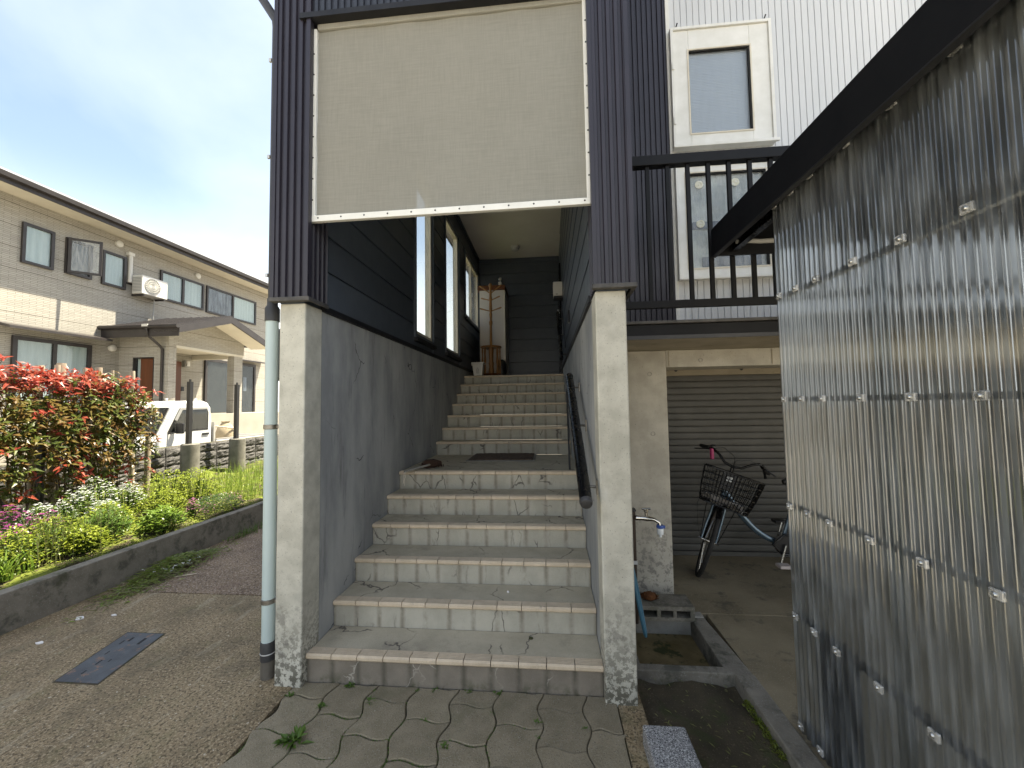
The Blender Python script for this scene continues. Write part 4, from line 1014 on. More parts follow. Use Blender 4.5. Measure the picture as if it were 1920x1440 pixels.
for k in range(420):
    a = rnd.uniform(0, 2 * math.pi); e = rnd.uniform(.1, 1.35)
    d_ = Vector((math.cos(a) * math.cos(e), math.sin(a) * math.cos(e), math.sin(e)))
    q = cp + Vector((d_.x * .030 + rnd.uniform(-.02, .02), d_.y * .022, d_.z * .02))
    m.tube([q, q + d_ * rnd.uniform(.018, .030) + Vector((0, 0, .004))], .002, 3, caps=False)
part('bristles', m, 'scrub_brown', sb, kind='stuff')
part('core', MB().lathe(cp, [(.03, 0), (.046, .012), (.042, .035), (.02, .048)], 12), 'scrub_brown', sb, smooth=True)
gb = part('granite_block', MB().prism([(-.275, -.045), (-.275, .072), (-.285, .085), (-.60, .088), (-.61, .068), (-.61, -.045)], 'X', 1.815, 2.005), 'granite', bevel=.012)
tag(gb, 'speckled grey granite block standing in the dirt in front of the right pillar', 'granite block')

# ================================================================== DRIVEWAY: LID, LITTER, CLIPPINGS
lid = thing('manhole_cover', 'dark blue grey rectangular inspection cover in the driveway', 'manhole cover', (-1.36, .13, 0))
def rp_(x, y):
    return (-1.383 + x - .205 * y, .133 + y)
def rq(x0, x1, y0, y1): return [rp_(x0, y0), rp_(x1, y0), rp_(x1, y1), rp_(x0, y1)]
part('rim', MB().prism(rq(-.148, .148, -.25, .25), 'Z', -.01, .0016), 'dirt', lid)
part('plate', MB().prism(rq(-.138, .138, -.24, .24), 'Z', -.01, .0038), 'lid_resin', lid)
for (x, y, lx, ly) in ((.055, .15, .010, .034), (-.04, .165, .008, .022), (-.075, .13, .005, .02), (-.07, .02, .004, .018), (-.035, -.07, .005, .022), (.02, -.05, .004, .012), (-.04, -.16, .004, .016)):
    part('slot', MB().prism(rq(x - lx, x + lx, y - ly, y + ly), 'Z', .0, .0046), 'dark_room', lid)
for (x, y, r_, lab) in ((-2.14, .52, .024, 'white petal scrap on the driveway below the kerb'), (-2.05, .22, .016, 'smaller white scrap on the driveway left of the lid'), (-1.93, .58, .014, 'tiny pale scrap on the driveway between kerb and lid')):
    m = MB(); n = 7; q = []
    for k in range(n):
        a = 2 * math.pi * k / n; q.append((x + r_ * rnd.uniform(.5, 1.3) * math.cos(a) * 1.4, y + r_ * rnd.uniform(.5, 1.2) * math.sin(a)))
    m.prism(q, 'Z', .001, .007); o = part('paper_scrap', m, 'litter_white'); tag(o, lab, 'scrap')
for (x, y, z, r_, m_, lab) in ((1.28, .225, RI, .014, 'dirt', 'dark dropping on the lowest tread near its edge'), (1.36, .30, RI, .015, 'dirt', 'dark dropping on the lowest tread further back'), (1.12, .46, 2 * RI, .009, 'litter_white', 'tiny white speck on the second tread')):
    o = part('debris', MB().lathe((x, y, z - .004), [(r_, 0), (r_ * .8, .006), (r_ * .3, .009)], 8), m_, smooth=True); tag(o, lab, 'debris')

def scatter(n, fn):
    for _ in range(n): fn()
# heap of cut weeds against the kerb
wp_ = thing('weed_heap', 'heap of pulled weeds and grass clippings lying against the kerb', 'weed heap', (-2.2, 1.3, 0))
ma, mb2, mc = MB(), MB(), MB()
def heap():
    t = rnd.gauss(0, .42); 
    y = 1.32 + t * .62; x = -2.24 + rnd.gauss(0, .075) - (y - 1.32) * .05
    z = max(.004, .11 * math.exp(-((y - 1.4) / .34) ** 2) * math.exp(-((x + 2.25) / .13) ** 2) + rnd.uniform(0, .018))
    a = rnd.uniform(0, 2 * math.pi); d_ = Vector((math.cos(a), math.sin(a), rnd.uniform(-.1, .25)))
    q = rnd.random()
    if q < .60: rnd.choice((ma, mb2)).tube([(x, y, z), Vector((x, y, z)) + d_ * .05, Vector((x, y, z)) + d_ * rnd.uniform(.07, .13) + Vector((0, 0, -.012))], [.0022, .002, .001], 3, caps=False)
    else: rnd.choice((ma, ma, mb2)).leaf((x, y, z), d_, (0, 0, 1), rnd.uniform(.03, .07), rnd.uniform(.012, .024))
scatter(1700, heap)
part('clippings', ma, 'grass_green', wp_, kind='stuff'); part('dry_clippings', mb2, 'grass_dry', wp_, kind='stuff')
for k in range(70): mc.leaf((-2.22 + rnd.gauss(0, .06), 1.36 + rnd.gauss(0, .10), rnd.uniform(.04, .085)), (rnd.uniform(-1, 1), rnd.uniform(-1, 1), .3), (0, 0, 1), .035, .028)
part('petals', mc, 'petal_white', wp_, kind='stuff')
part('stick', MB().tube([(-2.08, 1.22, .01), (-1.93, 1.30, .012)], .006, 6), 'stake_wood', wp_)

# small weeds growing in the paving joints and at the foot of the stairs
WEEDS = [(.27, -.02, .035, 'weed at the foot of the first riser, leftmost one'), (.42, -.045, .018, 'small weed at the first riser, second from the left'), (.66, -.03, .02, 'weed at the foot of the riser above the third joint'),
         (.76, -.022, .028, 'weed at the foot of the riser, left of the middle'), (.95, -.018, .024, 'low weed at the foot of the riser by the middle crack'), (1.11, -.02, .03, 'weed at the foot of the riser, right of the middle'),
         (.43, -.125, .035, 'weed in the paving below the riser on the left half'), (-.02, -.115, .03, 'weed by the driveway edge near the left pillar'), (.20, -.175, .032, 'weed in the first paving joint from the left pillar'),
         (.775, -.225, .022, 'weed in a paving joint near the middle of the path'), (1.09, -.155, .02, 'small weed in the joint on the right half of the path'), (1.33, -.20, .026, 'weed in the right paving joint nearer the stairs'),
         (1.33, -.285, .02, 'weed in the right paving joint further from the stairs'), (.18, -.39, .075, 'large leafy weed tuft in the left front paving joint'), (.90, -.365, .028, 'weed spreading along a joint in the middle of the path'), (1.56, -.22, .02, 'weed in the rightmost paving joint')]
for (x, y, s_, lab) in WEEDS:
    m = MB()
    for k in range(int(14 + s_ * 300)):
        a = rnd.uniform(0, 2 * math.pi); d_ = Vector((math.cos(a), math.sin(a), rnd.uniform(.15, 1.0)))
        m.leaf((x + rnd.gauss(0, s_ * .28), y + rnd.gauss(0, s_ * .16), -.008 + rnd.uniform(0, s_ * .22)), d_, (0, 0, 1), s_ * rnd.uniform(.45, 1.0), s_ * rnd.uniform(.2, .36))
    o = part('weed', m, 'weed_green'); tag(o, lab, 'weed', 'weeds growing in the paving joints')
mj = MB()
for (k, j) in ((1, 2), (2, 2), (2, 1), (3, 2), (3, 1), (4, 2), (5, 1), (1, 1), (0, 2)):
    for q in range(150):
        horizontal = rnd.random() < .6
        x = -.045 + PW * (k + (rnd.random() if horizontal else 0)); y = -(j * PL) + (PL * .5 if k % 2 == 0 else 0) - (0 if horizontal else rnd.random() * PL)
        tt = (x + .045) / PW % 1
        if horizontal: y += .013 * math.sin(2 * math.pi * tt)
        else: x += .0165 * math.sin(2 * math.pi * (y + .05) / PL)
        if y > -.02: continue
        a = rnd.uniform(0, 6.28)
        mj.leaf((x + rnd.gauss(0, .003), y + rnd.gauss(0, .003), -.010), (math.cos(a), math.sin(a), rnd.uniform(.4, 1.4)), (0, 0, 1), rnd.uniform(.006, .016), .006)
o = part('joint_moss', mj, 'weed_green', kind='stuff'); tag(o, 'fine green moss growing along the paving joints', 'moss')
# litter on the dirt patch
ml = MB()
for q in range(70):
    x, y = rnd.uniform(1.9, 2.42), rnd.uniform(-.45, .19)
    a = rnd.uniform(0, 6.28)
    ml.leaf((x, y, -.032), (math.cos(a), math.sin(a), .05), (0, 0, 1), rnd.uniform(.012, .05), rnd.uniform(.004, .009), .1, .05)
o = part('dry_leaves', ml, 'grass_dry', kind='stuff'); tag(o, 'dry leaf bits and straw strewn over the dirt patch', 'leaf litter')
mk = MB()
for q in range(420):
    t = rnd.random(); y = -.30 + .34 * t; x = 2.425 + rnd.gauss(0, .012)
    mk.leaf((x, y, -.035 + rnd.uniform(0, .02)), (rnd.uniform(-1, .4), rnd.uniform(-1, 1), rnd.uniform(.3, 1)), (0, 0, 1), rnd.uniform(.008, .02), .009)
o = part('curb_moss', mk, 'moss_lime', kind='stuff'); tag(o, 'yellow green moss along the foot of the low curb', 'moss')

# ================================================================== BICYCLE
bike = thing('bicycle', 'blue city bicycle with a black wire basket parked in front of the shutter', 'bicycle', (3.2, 1.53, 0))
A = Vector((.342, 0, .940)); F0 = Vector((-.940, 0, .342)); R0 = Vector((0, 1, 0)); TH = math.radians(70)
FW = F0 * math.cos(TH) - R0 * math.sin(TH); RT = R0 * math.cos(TH) + F0 * math.sin(TH)
C0 = Vector((2.822, 1.52, .315)); A0 = C0 - FW * .045
def fp(u, w_=0, f=0): return A0 + A * u + RT * w_ + FW * f
def wheel(c, e1, e2, ax, parent):
    c = Vector(c); Rr = .318
    ring = lambda r_: [c + (e1 * math.cos(2 * math.pi * k / 40) + e2 * math.sin(2 * math.pi * k / 40)) * r_ for k in range(40)]
    wl = part('wheel', MB().tube(ring(Rr - .026), .011, 8, closed=True), 'clamp_metal', parent, smooth=True)
    part('tyre', MB().tube(ring(Rr - .008), .0195, 10, closed=True), 'black_rubber', wl, smooth=True)
    sp = MB()
    for k in range(28):
        a = 2 * math.pi * k / 28; s_ = .03 if k % 2 else -.03
        sp.tube([c + ax * s_ + (e1 * math.cos(a + .6) + e2 * math.sin(a + .6)) * .02, c + (e1 * math.cos(a) + e2 * math.sin(a)) * (Rr - .03)], .0011, 4)
    part('spokes', sp, 'chrome', wl)
    part('hub', MB().tube([c - ax * .065, c - ax * .04, c - ax * .038, c + ax * .038, c + ax * .04, c + ax * .065], [.006, .008, .02, .02, .008, .006], 10), 'chrome', wl, smooth=True)
    return wl
wheel(C0, A, FW, RT, bike)
def mud(c, e1, e2, ax, a0, a1, r_, parent):
    m = MB(); n = 18
    for k in range(n + 1):
        t = a0 + (a1 - a0) * k / n; q = c + (e1 * math.cos(t) + e2 * math.sin(t)) * r_; u_ = (e1 * math.cos(t) + e2 * math.sin(t))
        for (s_, h) in ((-.026, -.012), (-.014, 0), (.014, 0), (.026, -.012)): m.v.append(tuple(q + ax * s_ + u_ * h))
    for k in range(n):
        for j in range(3): a = k * 4 + j; m.f.append((a, a + 1, a + 5, a + 4))
    return part('mudguard', m, 'black_paint', parent, smooth=True)
mud(C0, A, FW, RT, -1.7, .75, .338, bike)
fk = part('fork', MB().tube([fp(.40), fp(.365)], .024, 12).tube([fp(.372, -.035), fp(.372, .035)], .016, 10), 'bike_blue', bike, smooth=True)
for s_ in (-1, 1):
    part('fork_leg', MB().tube([fp(.375, s_ * .036), fp(.30, s_ * .05, .003), fp(.12, s_ * .058, .015), fp(.0, s_ * .06, .045)], [.0135, .0135, .011, .008], 10), 'bike_blue', fk, smooth=True)
    part('axle_nut', MB().tube([C0 + RT * s_ * .058, C0 + RT * s_ * .085], .009, 6), 'chrome', fk)
    part('basket_stay', MB().tube([C0 + RT * s_ * .07, fp(.30, s_ * .11, .10), fp(.40, s_ * .11, .16)], .004, 6), 'black_paint', fk)
H0, H1 = fp(.40), fp(.585)
fr = part('frame', MB().tube([H0 - A * .01, H1 + A * .01], .021, 12), 'bike_blue', bike, smooth=True)
BBp = Vector((3.455, 1.545, .30)); SEAT = Vector((3.625, 1.548, .80)); RA = Vector((3.93, 1.55, .318))
Hm = fp(.47)
def curve(p, q, r_, s_, n=10):
    o = []
    for k in range(n + 1):
        t = k / n; o.append(p * (1 - t) ** 3 + q * 3 * t * (1 - t) ** 2 + r_ * 3 * t * t * (1 - t) + s_ * t ** 3)
    return o
part('down_tube', MB().tube(curve(Hm, Vector((3.13, 1.53, .52)), Vector((3.22, 1.535, .36)), BBp), .026, 12), 'bike_blue', fr, smooth=True)
part('seat_tube', MB().tube([BBp, BBp.lerp(SEAT, .72)], .017, 12).tube([BBp.lerp(SEAT, .7), SEAT], .013, 10), 'bike_blue', fr, smooth=True)
ch = MB()
for s_ in (-1, 1):
    ch.tube([BBp + R0 * .03 * s_, RA + R0 * .06 * s_], .009, 8).tube([BBp.lerp(SEAT, .62) + R0 * .02 * s_, RA + R0 * .06 * s_], .008, 8)
part('rear_stays', ch, 'bike_blue', fr, smooth=True)
wheel(RA, Vector((0, 0, 1)), Vector((-1, 0, 0)), R0, bike)
mud(RA, Vector((0, 0, 1)), Vector((-1, 0, 0)), R0, -1.9, 1.2, .338, bike)
sd = part('saddle', MB().tube([SEAT + Vector((-.13, 0, .035)), SEAT + Vector((-.05, 0, .045)), SEAT + Vector((.05, 0, .055)), SEAT + Vector((.12, 0, .06))], [.022, .035, .085, .07], 12), 'black_plastic', bike, smooth=True)
part('chain_guard', MB().tube([BBp + Vector((-.10, -.05, .0)), BBp + Vector((.0, -.05, .085)), BBp + Vector((.22, -.05, .06)), RA + Vector((0, -.05, .03)), RA + Vector((.02, -.05, -.03)), BBp + Vector((.1, -.05, -.08)), BBp + Vector((-.02, -.05, -.085))], .011, 8, closed=True), 'black_paint', bike, smooth=True)
part('chainring', MB().lathe(BBp + Vector((0, -.045, 0)), [(.02, 0), (.088, 0), (.088, .004), (.02, .004)], 24, (0, -1, 0)), 'black_plastic', bike, smooth=True)
for s_ in (-1, 1):
    d_ = Vector((.3 * s_, 0, .9 * s_)).normalized()
    e = BBp + Vector((0, s_ * .075, 0)) + d_ * .165 * (1 if s_ < 0 else 1)
    ck = part('crank', MB().tube([BBp + Vector((0, s_ * .055, 0)), BBp + Vector((0, s_ * .07, 0)), e], .010, 8), 'chrome', bike, smooth=True)
    part('pedal', MB().box(e.x - .05, e.x + .05, e.y, e.y + s_ * .085, e.z - .013, e.z + .013), 'pedal_pale' if s_ < 0 else 'black_plastic', ck, bevel=.006)
part('kickstand', MB().tube([RA + Vector((0, -.08, 0)), RA + Vector((-.06, -.12, -.312)), RA + Vector((.02, -.14, -.312))], .008, 8).tube([RA + Vector((0, .08, 0)), RA + Vector((-.06, .12, -.312))], .008, 8), 'clamp_metal', bike)
hb_ = part('handlebar', MB().tube([fp(.70, -.285, -.13), fp(.775, -.235, -.05), fp(.80, -.19, .0), fp(.775, -.14, .02), fp(.715, -.07, .03), fp(.70, 0, .03), fp(.715, .07, .03), fp(.775, .14, .02), fp(.80, .19, .0), fp(.80, .235, -.05), fp(.79, .275, -.13)], .0115, 10), 'black_paint', bike, smooth=True)
part('stem', MB().tube([fp(.57), fp(.70), fp(.70, 0, .03)], [.014, .014, .017], 10), 'black_paint', hb_, smooth=True)
for s_ in (-1, 1):
    g0, g1 = (fp(.80, .225, -.03), fp(.80, .30, -.15)) if s_ > 0 else (fp(.79, -.215, -.03), fp(.745, -.30, -.13))
    part('grip', MB().tube([g0, g0.lerp(g1, .1), g0.lerp(g1, .9), g1], [.014, .018, .018, .015], 10), 'black_rubber', hb_, smooth=True)
    part('brake_lever', MB().tube([g0 + A * -.01 + FW * .02, g0 + FW * .05 + RT * s_ * .03 - A * .02, g0 + FW * .03 + RT * s_ * .12 - A * .05], [.008, .006, .005], 8), 'black_paint', hb_, smooth=True)
part('bell', MB().lathe(fp(.815, .20, .0), [(.024, 0), (.024, .012), (.014, .022)], 12), 'black_plastic', hb_, smooth=True)
pg = fp(.80, .215, .02)
part('pink_holder', MB().lathe(pg + Vector((0, -.02, -.10)), [(.012, 0), (.0175, .006), (.0175, .03), (.0165, .034), (.0175, .038), (.0175, .062), (.0165, .066), (.0175, .07), (.0175, .095), (.013, .10)], 14), 'pink_plastic', hb_, smooth=True)
part('brake_cable', MB().tube([fp(.79, .22, .03), fp(.84, .12, .10), fp(.79, .02, .13), fp(.70, -.01, .08), fp(.6, -.01, .04)], .003, 6).tube([fp(.79, -.22, .03), fp(.80, -.10, .09), fp(.76, 0, .12), fp(.68, .015, .08), fp(.6, .015, .04)], .003, 6).tube([fp(.44, .05, .05), fp(.40, .17, .05), fp(.28, .18, .05), fp(.1, .12, .06), fp(.02, .08, .05)], .003, 6), 'black_plastic', hb_, smooth=True)
def rrect(u_, hw, f0, f1, n=5, rc=.06):
    o = []
    for (cx, cf, a0) in ((hw - rc, f1 - rc, 0), (-hw + rc, f1 - rc, 90), (-hw + rc, f0 + rc, 180), (hw - rc, f0 + rc, 270)):
        for k in range(n + 1):
            a = math.radians(a0 + 90 * k / n); o.append((cx + rc * math.cos(a), cf + rc * math.sin(a)))
    return [fp(u_, x, f) for x, f in o]
bk = part('basket', MB().tube(rrect(.645, .225, .05, .37), .0075, 8, closed=True), 'black_paint', bike, smooth=True)
bw = MB()
lv = [(.645, .225, .05, .37), (.59, .220, .053, .362), (.535, .214, .057, .353), (.48, .208, .06, .343), (.425, .201, .064, .335), (.38, .194, .068, .327), (.35, .182, .075, .315)]
rings = [rrect(*q) for q in lv]
for k in range(1, 7): bw.tube(rings[k], .0034 if k < 6 else .006, 5, closed=True)
def dens(hw, f0, f1):
    o = []
    for k in range(15): t = -1 + 2 * k / 14; o += [(t * (hw - .03), f1), (t * (hw - .03), f0)]
    for k in range(9): t = k / 8; o += [(hw, f0 + .03 + (f1 - f0 - .06) * t), (-hw, f0 + .03 + (f1 - f0 - .06) * t)]
    return o
cols = [[fp(u_, x, f) for x, f in dens(hw, f0, f1)] for (u_, hw, f0, f1) in (lv[0], lv[3], lv[6])]
for k in range(len(cols[0])): bw.tube([cols[0][k], cols[1][k], cols[2][k]], .0031, 4)
for k in range(9): t = -1 + 2 * k / 8; bw.tube([fp(.35, t * .15, .08), fp(.35, t * .15, .31)], .0024, 4)
for k in range(6): f = .09 + k * .042; bw.tube([fp(.351, -.17, f), fp(.351, .17, f)], .0024, 4)
part('wire_mesh', bw, 'black_paint', bk)
part('basket_plate', MB().obox(fp(.56, 0, .056), RT * .05, FW * .006, A * .08), 'black_plastic', bk)
hl = part('headlight', MB().obox(fp(.585, 0, .045), RT * .028, FW * .028, A * .03), 'black_plastic', bike, bevel=.006)
part('lens', MB().obox(fp(.585, 0, .075), RT * .022, FW * .003, A * .022), 'clear_cap', hl)
m = MB()
for k in range(9):
    for j in range(6):
        w_ = -.15 + .30 * k / 8; f = .09 + .21 * j / 5
        m.v.append(tuple(fp(.372 + .035 * rnd.random() + .02 * math.sin(k * 1.3 + j), w_ + rnd.uniform(-.01, .01), f)))
for k in range(8):
    for j in range(5): a = k * 6 + j; m.f.append((a, a + 1, a + 7, a + 6))
n0 = len(m.v)
for k in range(n0): v = Vector(m.v[k]) - A * .014; m.v.append(tuple(v))
for k in range(8):
    for j in range(5): a = n0 + k * 6 + j; m.f.append((a, a + 6, a + 7, a + 1))
clo = part('cloth', m, 'cloth_white', smooth=True); tag(clo, 'crumpled pale cloth lying in the bicycle basket', 'cloth')

# ================================================================== POLYCARBONATE SHELTER
shd = thing('shelter', 'bike shelter with a clear corrugated side and a black flat roof edge', 'shelter', (3.6, -1.2, 0))
SX = 2.58
def wave_sheet(y0, y1, dx):
    m = MB(); n = int((y0 - y1) / .002); zz = [-.03, .6, 1.3, 2.0, 2.575]
    for z in zz:
        for k in range(n + 1):
            y = y0 - .002 * k; m.v.append((SX + dx - .0055 * math.tanh(3.2 * math.cos(2 * math.pi * (y + .143) / .032)) / .997, y, z))
    for r_ in range(len(zz) - 1):
        for k in range(n): a = r_ * (n + 1) + k; m.f.append((a, a + 1, a + n + 2, a + n + 1))
    return m
for i, y0 in enumerate((-.143, -.705, -1.265, -1.825)):
    part('corrugated_sheet', wave_sheet(y0, y0 - .64, -.002 if i % 2 else .0), 'polycarbonate', shd, smooth=True)
CY = [-.172, -.305, -.443, -.648, -.851, -1.056, -1.26, -1.465, -1.67, -1.875, -2.08, -2.285]
src = None
for z in (.03, .535, 1.052, 1.571, 2.086, 2.548):
    part('girt', MB().box(SX + .012, SX + .042, -2.46, -.15, z - .010, z + .010), 'black_paint' if z < .6 else 'grille_grey', shd)
    for y in CY:
        if src is None:
            m = MB().box(SX - .0185, SX - .006, y - .0175, y + .0175, z - .0145, z + .0145)
            src = part('fastener_cap', m, 'clear_cap', shd, bevel=.004)
            s2 = part('screw_head', MB().lathe((SX - .014, y, z), [(.008, 0), (.008, .006), (.005, .010)], 8, (-1, 0, 0)), 'poly_screw', src, smooth=True)
        else:
            c_ = again(src, 'fastener_cap', (SX - .01225, y, z - .0145), shd)
            q = bpy.data.objects.new('screw_head', s2.data); COL.objects.link(q); q.parent = c_; q.location = s2.location
part('fascia', MB().box(2.497, 2.513, -2.9, .412, 2.512, 2.69), 'roof_black', shd, bevel=.003)
part('fascia_lip', MB().box(2.494, 2.522, -2.9, .414, 2.504, 2.511), 'black_trim', shd)
part('fascia', MB().box(2.514, 5.2, .396, .412, 2.512, 2.69), 'roof_black', shd)
part('roof_panel', MB().box(2.514, 5.2, -2.9, .395, 2.60, 2.685), 'roof_black', shd)
part('rafter', MB().box(2.605, 2.645, -2.9, .39, 2.53, 2.599), 'black_paint', shd)
for y in (-.5, -1.6): part('rafter', MB().box(2.646, 5.1, y - .02, y + .02, 2.54, 2.599), 'black_paint', shd)
for (x, y) in ((2.645, -2.42), (5.0, -2.42), (5.0, .3)): part('post', MB().box(x - .022, x + .022, y - .022, y + .022, -.02, 2.529), 'black_paint', shd)
part('eave_pipe', MB().tube([(2.60, .30, 2.56), (2.66, .26, 2.545), (2.72, .26, 2.54), (2.80, .26, 2.54)], .014, 8), 'grille_grey', shd, smooth=True)
part('kick_board', MB().box(2.65, 2.66, -.44, -.20, .0, .52), 'black_plastic', shd)

# ================================================================== NEIGHBOUR'S HOUSE
NX = -9.6
nb = thing('neighbour_house', 'two storey beige stone clad house with dark window frames beyond the hedge', 'house', (-11, 8, 0))
part('wall', MB().box(-16, NX, -6, 12.6, .0, 6.07), 'stone_siding', nb)
part('foundation', MB().box(-9.6, -9.57, -6, 6.85, .0, 1.35), 'neighbour_concrete', nb)
rf = part('roof', MB().prism([(NX + .62, 6.16), (NX + .62, 6.23), (-12.5, 6.95), (-16.5, 6.2), (-16.5, 6.1), (-12.5, 6.82)], 'Y', -6.4, 13.0), 'dark_brown_metal', nb)
part('soffit', MB().box(-16.2, NX + .60, -6.4, 13.0, 6.075, 6.10), 'soffit_cream', nb)
part('fascia', MB().box(NX + .60, NX + .63, -6.4, 13.0, 6.02, 6.17), 'dark_brown_metal', nb)
part('gutter', MB().prism([(NX + .63, 6.10), (NX + .72, 6.11), (NX + .735, 6.20), (NX + .715, 6.20), (NX + .71, 6.13), (NX + .63, 6.125)], 'Y', -6.4, 13.0), 'dark_brown_metal', nb)
part('snow_bar', MB().box(NX + .3, NX + .33, -6.4, 13.0, 6.36, 6.42), 'aluminium', nb)
def nwin(y0, y1, z0, z1, x=NX, mull=False, lab=None, cur='curtain_pale', dark_left=False, fw=.055):
    f = MB()
    for q in ((y0, y0 + fw, z0, z1), (y1 - fw, y1, z0, z1), (y0 + fw, y1 - fw, z1 - fw, z1), (y0 + fw, y1 - fw, z0, z0 + fw)): f.box(x - .05, x + .05, *q)
    wn = part('window', f, 'dark_brown_metal', nb, label=lab)
    ym = (y0 + y1) / 2
    if mull: part('mullion', MB().box(x + .0, x + .045, ym - .035, ym + .035, z0 + fw, z1 - fw), 'dark_brown_metal', wn)
    spans = [(y0 + fw, y1 - fw)] if not mull else [(y0 + fw, ym - .035), (ym + .035, y1 - fw)]
    for i, (a, b) in enumerate(spans):
        part('pane', MB().box(x + .012 + .012 * i, x + .018 + .012 * i, a, b, z0 + fw, z1 - fw), 'window_glass', wn)
        c_ = MB(); n = max(4, int((b - a) / .04))
        for k in range(n + 1): c_.v += [(x + .004 + .003 * math.sin(k * 2.1), a + (b - a) * k / n, z0 + fw), (x + .004 + .003 * math.sin(k * 2.1), a + (b - a) * k / n, z1 - fw)]
        for k in range(n): c_.f.append((2 * k, 2 * k + 2, 2 * k + 3, 2 * k + 1))
        part('curtain_or_dark_sheet' if not (dark_left and i == 0) else 'laundry', c_, cur if not (dark_left and i == 0) else 'laundry', wn)
    return wn
nwin(4.92, 5.46, 4.72, 5.59, lab='leftmost upstairs window with a frosted pane')
nwin(6.42, 6.97, 4.72, 5.585, lab='third upstairs window')
nwin(7.89, 9.31, 4.735, 5.58, mull=True, lab='upstairs sliding window beside the air conditioner')
nwin(9.42, 11.58, 4.71, 5.59, mull=True, lab='upstairs sliding window with laundry hanging inside', dark_left=True)
nwin(4.85, 6.26, 1.45, 3.15, mull=True, lab='large ground floor sliding window under a small canopy', fw=.075)
# opened casement
wn = nwin(5.675, 6.20, 4.74, 5.58, lab='upstairs window with its sash swung open', cur='dark_room')  # no cloth here: a dark sheet stands in for the unlit room
hx, hy = NX + .06, 5.70; ang = math.radians(52); dx_, dy_ = math.sin(ang), math.cos(ang)
f = MB(); W_ = .56
sax = Vector((dx_, dy_, 0)); snx = Vector((dy_, -dx_, 0))
def sb_(a, b, z0, z1, t): c = Vector((hx, hy, 0)) + sax * (a + b) / 2; return ((c.x, c.y, (z0 + z1) / 2), sax * (b - a) / 2, snx * t, Vector((0, 0, (z1 - z0) / 2)))
for q in ((0, .05, 4.76, 5.58), (W_ - .05, W_, 4.76, 5.58), (.05, W_ - .05, 5.53, 5.58), (.05, W_ - .05, 4.76, 4.81)): f.obox(*sb_(*q, .018))
part('open_sash', f, 'dark_brown_metal', wn)
part('sash_pane', MB().obox(*sb_(.05, W_ - .05, 4.81, 5.53, .006)), 'obscured_glass', wn)
part('window_canopy', MB().prism([(NX, 3.36), (NX + .02, 3.40), (NX + .42, 3.30), (NX + .42, 3.25), (NX + .36, 3.26)], 'Y', 4.55, 6.40), 'dark_brown_metal', nb)
for (y, z) in ((6.79, 5.88), (9.09, 5.79), (6.72, 3.15)):
    part('vent_cap', MB().lathe((NX, y, z), [(.085, 0), (.085, .05), (.05, .075)], 16, (1, 0, 0)), 'ac_white', nb, smooth=True)
# entrance porch
PX, PY = -8.2, 6.9
def walls(m, *bs):
    for q in bs: m.box(*q)
    return m
part('porch_wall', walls(MB(), (NX + .001, -9.17, PY, PY + .14, 1.2, 3.60), (-8.61, PX, PY, PY + .14, 1.2, 3.60), (-9.17, -8.61, PY, PY + .14, 2.90, 3.60)), 'stone_siding', nb)
part('porch_post', MB().box(PX - .22, PX + .001, PY + .141, PY + .21, 1.2, 3.60), 'stone_siding', nb)
part('porch_post', MB().box(PX - .22, PX + .001, 9.0, 9.33, 1.2, 3.25), 'stone_siding', nb)
part('porch_gable', MB().prism([(PY + .21, 3.24), (9.38, 3.24), (9.38, 3.66), (8.08, 4.12), (PY + .21, 3.75)], 'X', PX - .2, PX + .003), 'stone_siding', nb)
part('porch_beam', MB().box(PX - .205, PX + .006, PY + .2, 9.36, 3.18, 3.24).box(NX, PX - .2, 8.98, 9.1, 3.1, 3.24), 'soffit_cream', nb)
part('porch_ceiling', MB().box(NX + .001, PX - .21, PY + .15, 9.36, 3.25, 3.28), 'soffit_cream', nb)
pd = part('entrance_door', MB().box(-9.03, -8.62, PY + .05, PY + .09, 1.43, 2.89), 'door_brown', nb)
part('side_light', MB().box(-9.165, -9.035, PY + .06, PY + .07, 1.43, 2.89), 'window_glass', nb)
part('side_light_back', MB().box(-9.165, -9.035, PY + .10, PY + .11, 1.43, 2.89), 'curtain_pale', nb)
part('door_frame', walls(MB(), (-9.19, -9.165, PY - .01, PY + .1, 1.43, 2.915), (-8.62, -8.60, PY - .01, PY + .1, 1.43, 2.915), (-9.165, -8.62, PY - .01, PY + .1, 2.89, 2.915)), 'dark_brown_metal', nb)
part('porch_door', MB().box(NX + .001, NX + .04, 8.40, 8.60, 1.43, 3.0), 'door_brown', nb)
wl = part('porch_lamp', MB().box(NX + .001, NX + .10, 8.66, 8.80, 2.85, 3.05), 'grille_grey', nb, bevel=.01)
part('diffuser', MB().box(NX + .101, NX + .15, 8.68, 8.78, 2.87, 3.03), 'bin_plastic', wl, bevel=.008)
part('intercom', MB().box(NX + .001, NX + .03, 8.63, 8.72, 2.12, 2.25), 'black_plastic', nb)
sw_ = part('window', walls(MB(), (NX, NX + .06, 9.42, 9.50, 1.44, 3.20), (NX, NX + .06, 11.52, 11.60, 1.44, 3.20), (NX, NX + .06, 9.50, 11.52, 3.12, 3.20), (NX, NX + .06, 10.48, 10.56, 1.44, 3.12)), 'dark_brown_metal', nb, label='dark sliding doors under the porch')
part('pane', MB().box(NX + .03, NX + .036, 9.50, 10.48, 1.44, 3.12).box(NX + .03, NX + .036, 10.56, 11.52, 1.44, 3.12), 'window_glass', sw_)
part('dark_interior', MB().box(NX + .001, NX + .01, 9.50, 11.52, 1.44, 3.12), 'dark_room', sw_)
